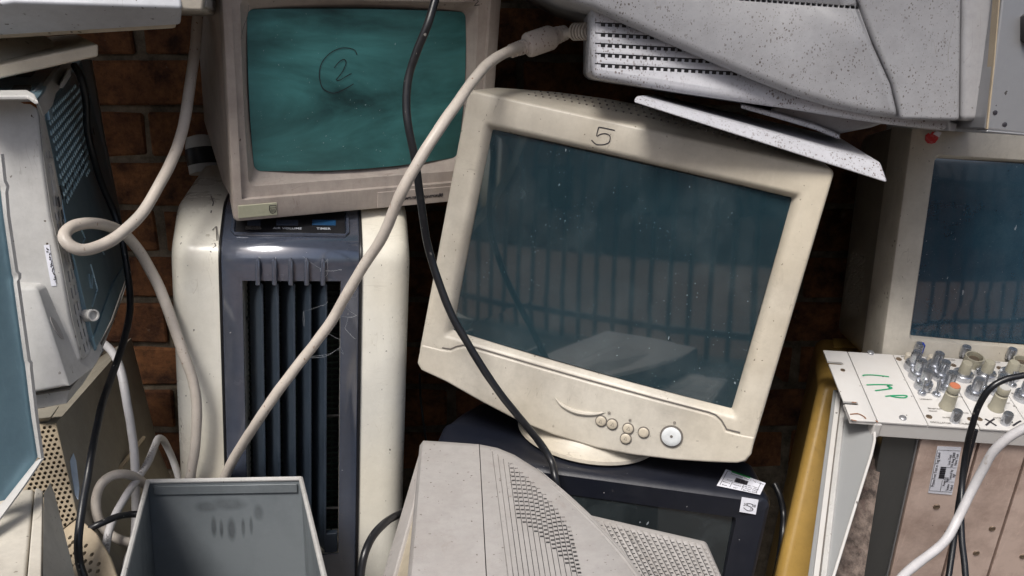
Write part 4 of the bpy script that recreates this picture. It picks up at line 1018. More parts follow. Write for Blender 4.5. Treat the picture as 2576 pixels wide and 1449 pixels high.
# greasy hand smear rubbed on the back wall
hw_ = Plane(RB[0], RB[1], RB[0] + dnv)
t = NT('case_smeared'); n1 = t.noise(10, 7, .7); c = t.mix(t.mul(t.ramp(n1, .42, .72), .5), (.165, .185, .198), (.08, .095, .105))
fac = None
for u, v, wu, hv in ((538, 1325, 17, 62), (557, 1330, 12, 60), (583, 1332, 26, 72), (612, 1328, 12, 58), (632, 1322, 11, 56), (575, 1268, 105, 40), (520, 1275, 70, 34), (650, 1290, 30, 50)):
    o_ = bn.I @ hw_.at(u, v); vm = t.n.new('ShaderNodeVectorMath'); vm.operation = 'SUBTRACT'; t.l(t.co, vm.inputs[0]); vm.inputs[1].default_value = o_
    v2_ = t.n.new('ShaderNodeVectorMath'); v2_.operation = 'MULTIPLY'; t.l(vm.outputs[0], v2_.inputs[0]); v2_.inputs[1].default_value = (2200 / .88 / wu * 2, 0, 2200 / .88 / hv * 2)
    ln_ = t.n.new('ShaderNodeVectorMath'); ln_.operation = 'LENGTH'; t.l(v2_.outputs[0], ln_.inputs[0])
    g_ = t.ramp(ln_.outputs['Value'], .55, 1.15, 1, 0)
    if hv < 55: g_ = t.mul(g_, .7)
    fac = g_ if fac is None else t.mul(fac, g_, 'MAXIMUM')
c = t.mix(t.mul(fac, t.ramp(t.noise(40, 4, .6), .2, .7, .35, .8)), c, (.04, .045, .05)); t.bump(t.noise(900, 2, .5), .08, .0005); t.out(c, .5, .25, .4)
bw.data.materials.clear(); bw.data.materials.append(MATS['case_smeared'])
# folded rims
for a, b, nm in ((RB[0], RB[1], 'rim'), (RF[0], RB[0], 'rim'), (RB[1], RF[1], 'rim')):
    m = MB(); m.tube([a + nrm * .001, b + nrm * .001], .0026, 8); bn.part(nm, m, 'offwhite', world=True)
m = MB(); a_, b_ = RB[0] + xw * .006 - nrm * .004 + yw * .0006, RB[1] - xw * .005 - nrm * .004 + yw * .0006
m.hull([a_, b_, b_ - nrm * .010, a_ - nrm * .010], [q + yw * .003 for q in (a_, b_, b_ - nrm * .010, a_ - nrm * .010)]); bn.part('hem', m, 'case_inner', world=True, bevel=.0006)
# finger smears on the back wall
hw_ = Plane(RB[0] + yw * .0004, RB[1] + yw * .0004, RB[0] + dnv + yw * .0004)
sm = [(605, 1290, 1348, 15), (545, 1285, 1352, 9), (520, 1288, 1345, 7), (632, 1290, 1345, 8), (562, 1300, 1355, 8), (585, 1300, 1362, 10)]
m = MB()
# slotted vents in the side walls
for wq, a0, a1 in ((lw_, RF[0], RB[0]), (rw_, RF[1], RB[1])):
    m = MB(); dv = (a1 - a0).normalized()
    for i in range(5):
        for k in range(6):
            c_ = a1 - dv * (.13 + i * .012) + dnv * (.30 + k * .045); h1, h2 = dv * .004, dnv.normalized() * .0035; o1 = xw * .02
            m.hull([c_ - h1 - h2 - o1, c_ + h1 - h2 - o1, c_ + h1 + h2 - o1, c_ - h1 + h2 - o1], [c_ - h1 - h2 + o1, c_ + h1 - h2 + o1, c_ + h1 + h2 + o1, c_ - h1 + h2 + o1])
    m.v = [bn.I @ q for q in m.v]; cut(wq, m)

# ================================================================ top left monitor on a tilted base
tl = Thing('crt_monitor', 'pale monitor underside with tilted beige base at the top left corner', 'monitor', Matrix.Translation(P(100, 200, .85)))
T1 = Plane((0, 20, .80), (510, 28, .84), (250, -60, .82))
m = MB(); m.slab([T1.at(u, v, .012) for u, v in [(-300, 40), (0, 20.5), (34, 15), (511, 28), (513, 0), (530, -640), (-300, -640)]], .20); tl.part('bezel', m, 'taupe_light', world=True, bevel=.003)
m = MB(); m.slab([T1.at(u, v, .0) for u, v in [(500, 17), (521, 18), (538, -600), (500, -600)]], .10); tl.part('rear_frame', m, 'warm_grey', world=True, bevel=.002)
m = MB(); T2 = Plane((0, 60, .80), (450, 50, .838), (250, 20, .80)); 
m.slab(T2.poly([(-300, 40), (0, 12), (34, 8), (459, 20), (455, 64), (0, 91), (-300, 110)]), .20); tl.part('chin', m, 'white_chin', world=True, bevel=.003)
m = MB(); m.slab([T2.at(u, v, -.004) for u, v in [(-300, 100), (0, 88), (443, 62), (443, 70), (438, 73), (0, 99), (-300, 117)]], .18); tl.part('bottom_lip', m, 'base_beige', world=True, bevel=.002)
f0, f1, f2, f3 = P(-120, 188, .80), P(247, 111, .84), P(247, 142, .84), P(-120, 226, .80)
b0, b1 = P(-100, 110, 1.02), P(196, 86, 1.04)
m = MB(); dz_ = Vector((0, 0, -.014)); m.hull([f0, f1, f2, f3], [b0, b1, b1 + dz_, b0 + dz_]); tl.part('base_plate', m, 'base_beige', world=True, bevel=.002)
m = MB(); c_ = P(-40, 118, .90); m.lathe([(.060, -.004), (.062, .004), (.05, .012), (.035, .022)], c_, (.15, -.25, 1), 32); tl.part('swivel_hub', m, 'base_beige', world=True)

# ================================================================ computer tower on the left with its side off
ct = Thing('computer_tower', 'pale grey computer tower leaning left with its blue steel side exposed', 'computer tower', Matrix.Translation(P(160, 1020, .85)))
K1 = Plane((80, 240, .80), (-100, 240, .78), (200, 900, .775))
ridge = [(72, 238), (86, 250), (96, 285), (108, 400), (128, 545), (150, 640), (178, 800), (206, 905)]
m = MB(); m.slab(K1.poly([(-140, 242)] + ridge + [(150, 960), (90, 985), (-140, 1005)]), .007); ct.part('front_bezel', m, 'offwhite', world=True, bevel=.006, seg=4)
# corner strip turning from the front to the side
rid2 = [(90, 256), (99, 290), (110, 400), (130, 545), (152, 640), (181, 800), (208, 906)]
sid = [(108, 268), (114, 300), (136, 400), (165, 545), (182, 620), (213, 755), (244, 880)]
R_ = [K1.at(u, v, -.001) for u, v in rid2]; Q_ = [P(u, v, .835 - i * .003) for i, (u, v) in enumerate(sid)]
m = MB(); m.loft([R_, Q_], closed=False); k0 = len(m.v); back = [q + Vector((-.012, .016, 0)) for q in R_], [q + Vector((-.016, .010, 0)) for q in Q_]
m.loft([back[1], back[0]], closed=False)
nR = len(R_)
for i in range(nR - 1): m.f.append((i, i + 1, k0 + nR + i + 1, k0 + nR + i)); m.f.append((nR + i, k0 + i, k0 + i + 1, nR + i + 1))
m.f.append((0, k0 + nR, k0, nR)); m.f.append((nR - 1, 2 * nR - 1, k0 + nR - 1, k0 + 2 * nR - 1))
cs = ct.part('corner_strip', m, 'offwhite', world=True, bevel=.0015)
def strip_pt(s, f):    # s along (0..1), f across
    x = s * (nR - 1); i = min(int(x), nR - 2); g_ = x - i
    return R_[i].lerp(R_[i + 1], g_).lerp(Q_[i].lerp(Q_[i + 1], g_), f)
m = MB(); nn = (Q_[3] - R_[3]).cross(R_[4] - R_[3]).normalized()
if nn.dot(CAMP - R_[3]) < 0: nn = -nn
for r in range(15):
    s0 = .30 + r * .0465
    for f in ((.30, .52, .74) if r > 2 else (.35, .62)):
        a_, b_ = strip_pt(s0, f), strip_pt(s0 + .030, f); d_ = (b_ - a_).normalized(); s_ = d_.cross(nn).normalized() * .0019
        m.hull([a_ - s_ + nn * .01, a_ + s_ + nn * .01, b_ + s_ + nn * .01, b_ - s_ + nn * .01], [a_ - s_ - nn * .006, a_ + s_ - nn * .006, b_ + s_ - nn * .006, b_ - s_ - nn * .006])
for r in range(4):
    a_, b_ = strip_pt(.08 + r * .055, .2), strip_pt(.115 + r * .055, .2); s_ = (b_ - a_).cross(nn).normalized() * .0006
    m.hull([a_ - s_ + nn * .01, a_ + s_ + nn * .01, b_ + s_ + nn * .01, b_ - s_ + nn * .01], [a_ - s_ - nn * .003, a_ + s_ - nn * .003, b_ + s_ - nn * .003, b_ - s_ - nn * .003])
m.v = [ct.I @ q for q in m.v]; cut(cs, m)
for r in range(15):
    s0 = .30 + r * .0465
    for f in ((.30, .52, .74) if r > 2 else (.35, .62)):
        a_, b_ = strip_pt(s0 + .001, f), strip_pt(s0 + .029, f); d_ = (b_ - a_).normalized(); s_ = d_.cross(nn).normalized() * .0019
        m = MB(); m.slab([q - nn * .0008 for q in (a_ - s_, a_ + s_, b_ + s_, b_ - s_)], .001, nn); ct.part('slot_shade', m, 'black', world=True, parent=cs)  # black inserts just under the surface paint the slots' shade
# steel side going back into the pile
ST = Plane((116, 300, .845), (250, 880, .82), (300, 560, 1.14))
st = [(112, 290), (126, 268), (190, 178), (206, 150), (232, 150), (262, 330), (300, 520), (322, 640), (320, 692), (304, 738), (280, 805), (243, 882), (212, 755), (180, 620), (165, 545), (136, 400)]
m = MB(); m.slab(ST.poly(st), .012); stl = ct.part('steel_side', m, 'steel_blue', world=True, bevel=.001)
# rows of pressed perforations, upper half
m = MB(); nS = ST.n
O_ = ST.at(118, 330); ex = (ST.at(206, 170) - ST.at(124, 275)).normalized(); ez = (ST.at(163, 545) - ST.at(116, 300)).normalized()
for i in range(26):
    for k in range(24):
        c_ = O_ + ex * (.006 + i * .0125 + (k % 2) * .0062) + ez * (-.012 + k * .0088 + i * .0004)
        d = c_ - CAMP; zc = d.dot(FW); u = 1288 + FPX * d.x / zc; v = 724.5 - FPX * d.dot(UP) / zc
        if not (v > 215 and v < 545 - (u - 150) * 1.55 and u < 224 - max(0, 250 - v) * .2 and u > (112 + (v - 290) * .22 if v < 400 else 136 + (v - 400) * .2) + 5): continue
        m.lathe([(.0027, .0), (.0024, .0008), (.0012, .0015), (.0005, .0016)], c_, nS, 6)
ct.part('pressed_dimples', m, 'steel_bright', world=True, kind='stuff')
# punched slots along the fold and the front edge
for u, v in ((213, 399), (204, 414), (194, 427), (184, 440), (174, 455), (166, 471), (157, 489), (149, 508), (158, 540), (211, 378), (210, 420), (201, 436), (191, 453), (183, 470), (175, 487), (167, 503), (154, 478), (160, 565), (168, 600), (236, 330), (233, 345), (178, 640), (184, 665)):
    c_ = ST.at(u, v, .0004); m = MB(); h1, h2 = ex * .0025, ez * .0045
    m.slab([c_ - h1 - h2, c_ + h1 - h2, c_ + h1 + h2, c_ - h1 + h2], .0008, nS); ct.part('punched_slot', m, 'black', world=True)
for pts in ([(201, 570), (214, 600), (205, 625)], [(228, 665), (245, 728), (232, 770)], [(232, 692), (231, 725)], [(224, 690), (228, 724)], [(245, 610), (262, 640)]):
    m = MB(); m.tube([ST.at(u, v, .0004) for u, v in pts], .0009, 6); ct.part('pressed_rib', m, 'steel_bright', world=True)
FD = [ST.at(u, v, .0015) for u, v in [(318, 660), (308, 722), (243, 876), (236, 850), (285, 712)]]
m = MB(); m.slab(FD, .002); ct.part('lower_fold', m, 'steel_panel', world=True)
# far cover edge
m = MB(); a_ = [P(206, 152, 1.15), P(224, 152, 1.15), P(262, 350, 1.16), P(298, 540, 1.16), P(312, 640, 1.16), P(304, 640, 1.15), P(288, 545, 1.14), P(238, 350, 1.14)]
m.slab(a_, .012); ct.part('cover_edge', m, 'aluminium_side', world=True, bevel=.001)
# top with its frame, the mains socket and the carrying clip
T5 = Plane((70, 236, .805), (-100, 236, .785), (160, 165, 1.08))
m = MB(); m.slab(T5.poly([(-120, 236), (74, 236), (94, 248), (150, 172), (150, 150), (-120, 150)]), .003); tpp = ct.part('top_plate', m, 'steel_blue', world=True, bevel=.001)
TS = Plane(P(97, 253, .812), P(111, 293, .822), P(180, 150, 1.07))
m = MB(); m.slab([TS.at(u, v, .0) for u, v in [(94, 248), (104, 275), (111, 293), (121, 283), (134, 264), (142, 236), (168, 204), (184, 172), (180, 150), (166, 150), (150, 172)]], .006); ct.part('top_frame', m, 'offwhite', world=True, bevel=.0015)
m = MB(); m.slab([T5.at(u, v, .004) for u, v in [(-120, 228), (70, 226), (88, 236), (96, 252), (84, 250), (70, 240), (-120, 241)]], .004); ct.part('top_lip', m, 'offwhite', world=True, bevel=.0015)
m = MB(); m.slab([T5.at(u, v, .0012) for u, v in [(22, 233), (72, 233), (80, 213), (36, 214)]], .003); sk = ct.part('mains_socket', m, 'black', world=True)
m = MB(); m.slab([T5.at(u, v, .0012) for u, v in [(40, 190), (78, 190), (88, 180), (50, 182)]], .003); ct.part('socket_opening', m, 'black', world=True)
for r in range(4):
    for i in range(7):
        c_ = T5.at(88 + i * 5 + r * 3 - i, 228 - r * 4 - i * 4.5, .0006); m = MB(); m.slab([c_ + Vector(q) for q in ((-.001, -.002, 0), (.001, -.002, 0), (.0016, .003, .0004), (-.0004, .003, .0004))], .0004); ct.part('vent_slit', m, 'aluminium_side', world=True)
m = MB(); m.hull([TS.at(u, v, .014) for u, v in [(147, 222), (158, 223), (179, 190), (177, 174), (170, 176)]], [TS.at(u, v, .0) for u, v in [(147, 216), (158, 217), (178, 186), (176, 172), (168, 172)]]); ct.part('clip', m, 'offwhite', world=True, bevel=.003)
m = MB(); a_ = ST.at(126, 262, .002); m.slab([ST.at(u, v, .003) for u, v in [(122, 274), (130, 272), (135, 296), (127, 302)]], .003); ct.part('tab', m, 'steel_bright', world=True, bevel=.001)
# flared foot moulding with an oval recess
A_, B_, C_, D_, E_ = K1.at(44, 720, .012), K1.at(93, 722, .012), K1.at(174, 973, .030), K1.at(83, 990, .030), K1.at(206, 926, -.001)
G_ = K1.at(-60, 715, .012); H_ = K1.at(-60, 1000, .03)
m = MB(); m.add([G_, A_, B_, C_, D_, H_, E_] + [q + Vector((0, .05, .0)) for q in (G_, A_, B_, C_, D_, H_, E_)], [(0, 1, 2, 3, 4, 5), (2, 6, 3), (0, 7, 8, 1), (1, 8, 9, 2), (2, 9, 13, 6), (6, 13, 10, 3), (3, 10, 11, 4), (4, 11, 12, 5), (5, 12, 7, 0), (7, 12, 11, 10, 13, 9, 8)])
ft = ct.part('foot_moulding', m, 'offwhite', world=True, bevel=.004, seg=3)
on = Plane(B_, E_, C_); m = MB(); o_ = on.at(142, 826); d_ = (on.at(156, 850) - on.at(127, 800)).normalized(); s_ = d_.cross(on.n).normalized(); ln = (on.at(158, 852) - on.at(125, 796)).length / 2
m.slab([o_ + on.n * .0008 + d_ * math.cos(a * .3927) * ln + s_ * math.sin(a * .3927) * ln * .33 for a in range(16)], .0006, on.n); ct.part('oval_recess', m, 'warm_grey', world=True)
# tray running round under the foot
low1 = [(-60, 1012), (88, 992), (175, 978), (212, 932), (246, 884), (282, 808), (306, 740), (322, 690)]
low2 = [(-60, 1052), (92, 1030), (168, 1016), (208, 968), (244, 912), (286, 812), (312, 740), (327, 690)]
ys = [.745, .748, .752, .79, .83, .98, 1.08, 1.14]
u1 = [P(u, v, y) for (u, v), y in zip(low1, ys)]; u2 = [P(u, v, y) for (u, v), y in zip(low2, ys)]
m = MB(); nb = len(u1); m.loft([u2, u1, [q + Vector((-.02, .03, -.004)) for q in u1], [q + Vector((-.02, .03, 0)) for q in u2], u2], closed=False); ct.part('tray', m, 'offwhite', world=True, bevel=.002)
m = MB(); m.tube([q + Vector((0, -.0005, .0003)) for q in u1], .0013, 6); ct.part('tray_seam', m, 'grey_ink', world=True)
m = MB(); a_ = ST.at(210, 794, .0); b_ = P(236, 793, .80); a_ = P(208, 794, .81)
m.lathe([(.0062, 0), (.0058, (b_ - a_).length), (.0044, (b_ - a_).length), (.0042, (b_ - a_).length - .003), (.0006, (b_ - a_).length - .003)], a_, b_ - a_, 16); ct.part('hinge_peg', m, 'offwhite', world=True)
c7 = [K1.at(u, v, .0006) for u, v in ((110, 617), (124, 615), (142, 719), (129, 720))]
m = MB(); m.slab(c7, .0004); sl7 = ct.part('paper_strip', m, 'label_paper', world=True)
random.seed(3); m = MB()
for i in range(34):
    c_ = K1.at(118 + (i * 3 % 100) * .19 + random.uniform(-3, 4) , 626 + i * 2.5 + random.uniform(-2, 2), .0009); m.slab([c_ + Vector(q) for q in ((0, 0, 0), (.0007, 0, 0), (.0007, 0, .0011), (0, 0, .0011))], .0002)
ct.part('printed_code', m, 'ink', parent=sl7, world=True)
m = MB(); m.slab([K1.at(u, v, .0008) for u, v in [(52, 257), (78, 256), (90, 262), (94, 274), (86, 268), (76, 262), (60, 261)]], .0004); ct.part('chipped_edge', m, 'rust', world=True)

# ================================================================ blue steel side panel at the far left
bp = Thing('steel_side_panel', 'blue steel computer side panel with pale flange at the far left', 'panel', Matrix.Translation(P(40, 1260, .70)))
BP = Plane((0, 480, .72), (90, 1140, .70), (-100, 900, .66))
m = MB(); m.slab(BP.poly([(-120, 430), (0, 468), (9, 545), (32, 690), (62, 905), (80, 1045), (95, 1150), (70, 1168), (-120, 1172)]), .002); bp.part('sheet', m, 'steel_panel', world=True)
BP2 = Plane((95, 1150, .70), (-120, 1172, .67), (12, 1262, .665))
m = MB(); m.slab([BP.at(-120, 1172), BP.at(70, 1168), BP.at(95, 1150), BP2.at(80, 1175), BP2.at(72, 1190), BP2.at(12, 1258), BP2.at(-120, 1290)], .002); bp.part('bent_sheet', m, 'steel_panel', world=True)
fl1 = [(2, 388), (9, 455), (16, 470), (13, 484), (18, 545), (39, 684), (46, 690), (46, 702), (42, 708), (70, 908), (75, 914), (75, 926), (89, 1048), (104, 1155)]
fl0 = [(-8, 430), (0, 468), (3, 480), (5, 492), (9, 545), (30, 690), (33, 698), (34, 706), (34, 714), (60, 905), (62, 912), (64, 926), (79, 1048), (95, 1150)]
A1 = [BP.at(u, v, .006) for u, v in fl1]; A0 = [BP.at(u, v, .0015) for u, v in fl0]
m = MB(); m.loft([A0, A1, [q + Vector((.001, .003, 0)) for q in A1], [q + Vector((0, .003, 0)) for q in A0], A0], closed=False); bp.part('flange', m, 'offwhite', world=True)
m = MB(); B1 = [BP2.at(u, v, .006) for u, v in [(104, 1157), (60, 1222), (0, 1304), (-60, 1380)]]; B0 = [BP2.at(u, v, .0015) for u, v in [(90, 1160), (72, 1182), (12, 1258), (-60, 1330)]]
m.loft([B0, B1, [q + Vector((.001, .003, 0)) for q in B1], [q + Vector((0, .003, 0)) for q in B0], B0], closed=False); bp.part('flange', m, 'offwhite', world=True)

# ================================================================ tan monitor back with drilled vents, lower left
tb_ = Thing('crt_monitor', 'tan monitor back with drilled vent holes at lower left', 'monitor', Matrix.Translation(P(250, 1449, .95)))
V1 = Plane((96, 1066, .86), (142, 1063, .87), (145, 1340, .80))
Fp = [(92, 1066), (142, 1063), (197, 1300), (145, 1342), (40, 1230)]
m = MB(); m.slab(V1.poly(Fp), .006); v1 = tb_.part('vent_plate', m, 'tan_vent', world=True, bevel=.001)
m = MB(); h_ = MB()
ho = V1.at(60, 1215); he = (V1.at(190, 1290) - V1.at(60, 1215)).normalized(); hf = V1.n.cross(he)
e1 = (V1.at(132, 1083) - V1.at(108, 1087)); e2 = (V1.at(110, 1100) - V1.at(108, 1087))
for i in range(-14, 16):
    for k in range(-4, 34):
        u = 108 + 14 * i + k * 3.0 + (k % 2) * 7; v = 1087 - 2.0 * i + k * 11.0
        xl_ = max(62 + (1224 - v) * .22 if v < 1224 else 62 + (v - 1224) * .75, 98 - (v - 1066) * .25) + 3; xr_ = 142 + (v - 1063) * .232 - 4
        if not (xl_ < u < xr_ and 1072 < v < 1325): continue
        m.lathe([(.0018, -.02), (.0018, .02)], V1.at(u, v), V1.n, 8)
m.v = [tb_.I @ q for q in m.v]; cut(v1, m)
m = MB(); m.slab([V1.at(u, v, -.012) for u, v in [(98, 1072), (140, 1068), (192, 1296), (146, 1330), (50, 1228)]], .004); tb_.part('inside_shade', m, 'black', world=True)  # black sheet imitating the unlit hollow behind the drilled holes
# flank receding to the wall
m = MB(); fr = [V1.at(142, 1063), V1.at(197, 1300), P(262, 1460, .79), P(300, 1600, .76)]; rg = [P(330, 850, 1.24), P(400, 1130, 1.20), P(455, 1260, 1.16), P(470, 1500, 1.12)]
m.loft([[q + Vector((-.001, .001, 0)) for q in fr], rg], closed=False); m.loft([[q + Vector((-.06, .03, -.01)) for q in fr], [q + Vector((-.06, .0, -.01)) for q in rg]], closed=False)
tb_.part('flank', m, 'taupe', world=True)
m = MB(); m.hull([V1.at(92, 1066), V1.at(142, 1063), P(330, 850, 1.24), P(150, 960, 1.24)], [V1.at(92, 1072, -.004), V1.at(142, 1070, -.004), P(330, 860, 1.24), P(150, 970, 1.24)]); tb_.part('shoulder', m, 'taupe', world=True)
m = MB(); m.slab([V1.at(u, v, .012) for u, v in [(92, 1028), (150, 1020), (128, 1050), (92, 1054)]], .02); tb_.part('top_step', m, 'taupe', world=True, bevel=.001)
# lower vent apron
V2 = Plane((150, 1345, .80), (200, 1305, .81), (260, 1449, .74))
m = MB(); m.slab(V2.poly([(140, 1346), (197, 1302), (240, 1340), (275, 1400), (330, 1560), (150, 1560), (152, 1449)]), .005); v2 = tb_.part('vent_apron', m, 'tan_vent', world=True, bevel=.001)
m = MB()
for u, v in ((175, 1373), (177, 1400), (180, 1425), (162, 1378), (165, 1408), (166, 1430), (216, 1373), (212, 1392), (231, 1395), (228, 1415), (248, 1419), (246, 1437), (214, 1412), (226, 1436), (207, 1432), (188, 1390), (192, 1416), (176, 1352), (183, 1364)):
    m.lathe([(.0024, -.02), (.0024, .02)], V2.at(u, v), V2.n, 8)
m.v = [tb_.I @ q for q in m.v]; cut(v2, m)
m = MB(); m.slab([V2.at(u, v, -.012) for u, v in [(150, 1350), (196, 1310), (262, 1400), (310, 1540), (160, 1540)]], .003); tb_.part('inside_shade', m, 'black', world=True)  # black sheet giving the apron's holes their painted shade
m = MB(); a_ = [P(282, 1192, .98), P(360, 1095, 1.10), P(368, 1098, 1.10), P(292, 1198, .98)]; m.slab(a_, .006); tb_.part('moulded_ridge', m, 'tan_vent', world=True, bevel=.001)
m = MB(); LBp = Plane((178, 1148, .86), (198, 1255, .83), (200, 1190, .865)); m.slab([P(176, 1160, .862), P(185, 1140, .876), P(192, 1160, .872), P(200, 1230, .846), P(197, 1256, .834), P(190, 1245, .836), P(180, 1190, .852)], .0008); bl = tb_.part('label', m, 'label_blue', world=True)

# ================================================================ cream case corner at bottom left
cc = Thing('computer_case', 'cream computer case corner with dark slot at the bottom left', 'computer case', Matrix.Translation(P(60, 1449, .68)))
C1 = Plane((60, 1230, .71), (0, 1240, .70), (60, 1449, .61))
m = MB(); m.slab(C1.poly([(-120, 1262), (0, 1236), (58, 1229), (86, 1228), (66, 1449), (55, 1560), (-120, 1560)]), .06); cc.part('front_panel', m, 'beige', world=True, bevel=.003)
m = MB(); m.slab([C1.at(u, v, .002) for u, v in [(88, 1228), (96, 1226), (108, 1235), (104, 1449), (98, 1560), (58, 1560), (69, 1449)]], .05); cc.part('edge_strip', m, 'beige', world=True, bevel=.003, seg=3)
m = MB(); q0, q1, q2, q3 = C1.at(109, 1237, .0), C1.at(122, 1270, -.01), P(165, 1449, .66), P(190, 1560, .62); p0, p3 = C1.at(105, 1449, 0), C1.at(99, 1560, 0)
m.hull([q0, q1, q2, q3, p3, p0], [q + Vector((-.01, .03, -.005)) for q in (q0, q1, q2, q3, p3, p0)]); cc.part('side', m, 'beige', world=True, bevel=.002)

# ================================================================ cables
def cable(name, label, mat, pts, r, k=6, n=12):
    L = spline([P(*q) for q in pts], k)
    sd = Vector((len(name) * 3.7, len(label), 1.3))
    L = [q + noise.noise_vector(q * 13 + sd) * min(.0016, r * .32) + noise.noise_vector(q * 45 + sd) * r * .07 for q in L]
    m = MB(); m.tube(L, [r * (1 + .05 * noise.noise(q * 60 + sd)) for q in L], n); o = single(name, m, mat, label, 'cable', origin=L[-1], group={'black_cable': 'black cables strewn over the pile', 'beige_cable': 'beige cables strewn over the pile', 'white_cable': 'white cables strewn over the pile'}.get(name)); return o, L
cable('beige_cable', 'thick beige cable hanging from the top with a loop beside the tower', 'cable_beige',
      [(505,-60,1.0),(496,60,.98),(485,170,.96),(470,270,.94),(445,370,.91),(405,460,.88),(355,540,.85),(300,590,.82),(250,618,.80),(205,628,.785),(172,615,.78),(160,592,.785),(178,570,.80),(220,560,.82),(265,565,.85),(310,587,.88),(350,632,.90),(390,705,.91),(425,790,.90),(455,870,.892),(482,950,.890),(494,1030,.890),(493,1110,.890),(482,1180,.893),(470,1260,.90)], .0057)
cable('black_cable', 'black power cable running down the left beside the tower', 'cable_black',
      [(186,165,.98),(203,198,.97),(216,260,.98),(221,330,.99),(236,400,1.0),(258,470,1.02),(285,530,1.03),(308,600,1.02),(322,690,1.0),(326,780,.97),(312,860,.93),(285,935,.89),(257,1010,.85),(240,1090,.82),(225,1180,.79),(207,1270,.77),(197,1350,.75),(202,1420,.74),(222,1480,.73),(240,1560,.72)], .0039)
cable('black_cable', 'short black cable crossing behind the grey loop', 'cable_black',
      [(120,1375,.80),(152,1361,.80),(200,1345,.80),(245,1322,.80),(290,1302,.815),(325,1295,.83),(349,1294,.835)], .0036)
cable('white_cable', 'plain white cable hanging straight down behind the metal case', 'cable_white',
      [(255,860,1.05),(283,885,.98),(303,930,.95),(320,1010,.93),(334,1100,.92),(341,1190,.91),(343,1280,.90),(338,1350,.88),(322,1410,.86),(305,1470,.84),(295,1560,.82)], .0048)
pc, L = cable('white_cable', 'white cable with printed lettering curving behind the metal case', 'cable_white',
      [(455,1240,1.02),(448,1195,1.02),(432,1150,1.02),(412,1112,1.01),(398,1104,.99),(388,1125,.96),(370,1165,.93),(345,1205,.90),(318,1245,.87),(292,1290,.85),(272,1340,.83),(264,1400,.81),(263,1460,.80),(266,1560,.79)], .0044)
for s_, u0, v0, u1, v1, Y in (('STYLE 2464 60C', 352, 1190, 394, 1110, .905), ('AWM I A/B 80C', 264, 1430, 274, 1330, .80)):
    a_, b_ = P(u0, v0, Y), P(u1, v1, Y + .02); x = b_ - a_; y = (CAMP - a_).cross(x)
    me = text_mesh(s_, .0052, frame3(a_, x, y), 'LEFT', ext=.0001); me.transform(Matrix.Translation(-pc.location))
    me.materials.append(MATS['grey_ink']); o = bpy.data.objects.new('lettering', me); COL.objects.link(o); o.parent = pc
cable('beige_cable', 'round beige cable loop beside the open metal case', 'cable_beige',
      [(400,1262,.93),(372,1225,.92),(345,1203,.90),(312,1193,.88),(280,1198,.87),(254,1220,.86),(241,1255,.855),(243,1292,.85),(258,1325,.85),(285,1350,.85),(318,1362,.85),(340,1363,.855)], .0052)
lc, L = cable('beige_cable', 'long beige cable slanting from its ferrite bead down past the purifier', 'cable_beige',
      [(1322,116,.985),(1280,128,.965),(1230,160,.93),(1180,215,.89),(1140,270,.86),(1100,330,.84),(1060,395,.83),(1020,465,.825),(990,530,.83),(960,600,.84),(920,660,.85),(880,730,.855),(840,800,.86),(795,860,.86),(745,925,.86),(700,985,.86),(655,1050,.865),(615,1110,.885),(585,1160,.90),(562,1210,.91),(545,1280,.92)], .0056)
fbm = Thing('ferrite_plug', 'speckled beige ferrite bead and plug entering the speckled monitor', 'plug', Matrix.Translation(P(1340, 110, .99)))
a_, b_ = P(1322, 116, .985), P(1392, 92, 1.0); d_ = b_ - a_; Ld = d_.length
m = MB(); m.lathe([(.0085, 0), (.0125, .002), (.0135, .005), (.0135, Ld * .88), (.012, Ld * .97), (.008, Ld)], a_, d_, 28); fe = fbm.part('ferrite_bead', m, 'cable_speckled', world=True)
m = MB(); pr = []
for i in range(5): pr += [(.0082 - i * .0002, -.0006 - i * .0040), (.0082 - i * .0002, -.0028 - i * .0040), (.0066, -.0030 - i * .0040), (.0066, -.0040 - i * .0040)]
m.lathe(list(reversed(pr)), a_, d_, 18); fbm.part('strain_relief', m, 'cable_speckled', world=True)
m = MB(); pr = []
for i in range(4): pr += [(.0098 - i * .0005, Ld + .0005 + i * .0042), (.0098 - i * .0005, Ld + .003 + i * .0042), (.0075, Ld + .0032 + i * .0042), (.0075, Ld + .0042 + i * .0042)]
m.lathe(pr, a_, d_, 18); fbm.part('strain_relief', m, 'cable_speckled', world=True)
m = MB(); tail = spline([b_, P(1420, 86, 1.0), P(1450, 80, .99), P(1500, 78, .97)], 6); m.tube(tail, .0054, 12); fbm.part('cable_tail', m, 'cable_beige', world=True)
m = MB(); e0, e1 = P(1446, 80, .985), P(1490, 78, .965); dd = e1 - e0; pr = []
for i in range(5): pr += [(.0095, i * .0046), (.0095, .0028 + i * .0046), (.0070, .003 + i * .0046), (.0070, .0046 + i * .0046)]
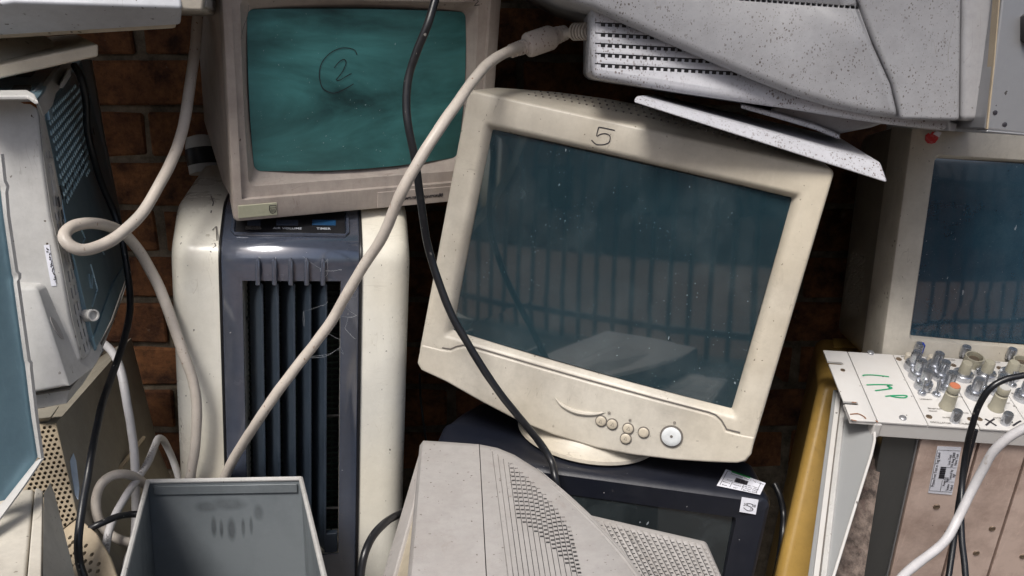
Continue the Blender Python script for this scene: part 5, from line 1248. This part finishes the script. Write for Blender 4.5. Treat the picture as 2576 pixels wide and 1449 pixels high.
m.lathe(pr, e0, dd, 18); fbm.part('ribbed_plug', m, 'cable_beige', world=True)
cable('black_cable', 'scuffed black cable falling across both beige monitors in the middle', 'cable_black',
      [(1110,-60,.90),(1094,0,.89),(1076,60,.88),(1048,130,.88),(1030,190,.88),(1023,260,.875),(1030,330,.87),(1044,400,.87),(1056,480,.875),(1068,560,.88),(1082,640,.88),(1105,715,.875),(1135,790,.87),(1175,860,.865),(1220,935,.86),(1265,1000,.86),(1315,1060,.865),(1360,1115,.87),(1388,1160,.865),(1398,1200,.85),(1404,1240,.845),(1408,1300,.84)], .0041)
cable('black_cable', 'black cable curling out from behind the casing panel beside the purifier', 'cable_black',
      [(1055,1265,.93),(1015,1288,.87),(975,1310,.83),(940,1345,.80),(918,1390,.78),(908,1440,.77),(906,1500,.76)], .0042)
cable('black_cable', 'black cable bending down between television and tan case', 'cable_black',
      [(1948,1215,1.05),(1962,1245,1.04),(1971,1290,1.03),(1969,1340,1.01),(1961,1400,1.0),(1950,1460,.99)], .0042)
cable('dark_wire', 'thin dark wire hanging in the gap right of the purifier', 'cable_black',
      [(1056,940,1.15),(1058,1000,1.15),(1064,1050,1.14),(1072,1110,1.13)], .0016)
cable('black_cable', 'black cable arching over the knobs and down the rack', 'cable_black',
      [(2640,925,.80),(2580,944,.80),(2530,955,.80),(2490,978,.80),(2462,1020,.805),(2445,1075,.81),(2430,1140,.82),(2420,1210,.815),(2417,1280,.80),(2420,1350,.785),(2428,1420,.77),(2436,1520,.75)], .0032)
cable('black_cable', 'thin black cable running down beside the copper panels behind the other', 'cable_black',
      [(2452,1080,.86),(2438,1130,.86),(2424,1190,.86),(2412,1270,.85),(2400,1350,.84),(2388,1440,.82),(2378,1520,.80)], .0034)
cable('white_cable', 'white cable slanting down across the copper rack panels', 'cable_white',
      [(2660,1040,.76),(2590,1070,.77),(2540,1098,.775),(2500,1135,.78),(2470,1185,.785),(2440,1240,.785),(2410,1300,.78),(2385,1350,.77),(2350,1385,.76),(2305,1420,.75),(2270,1452,.74),(2220,1520,.72)], .0046)
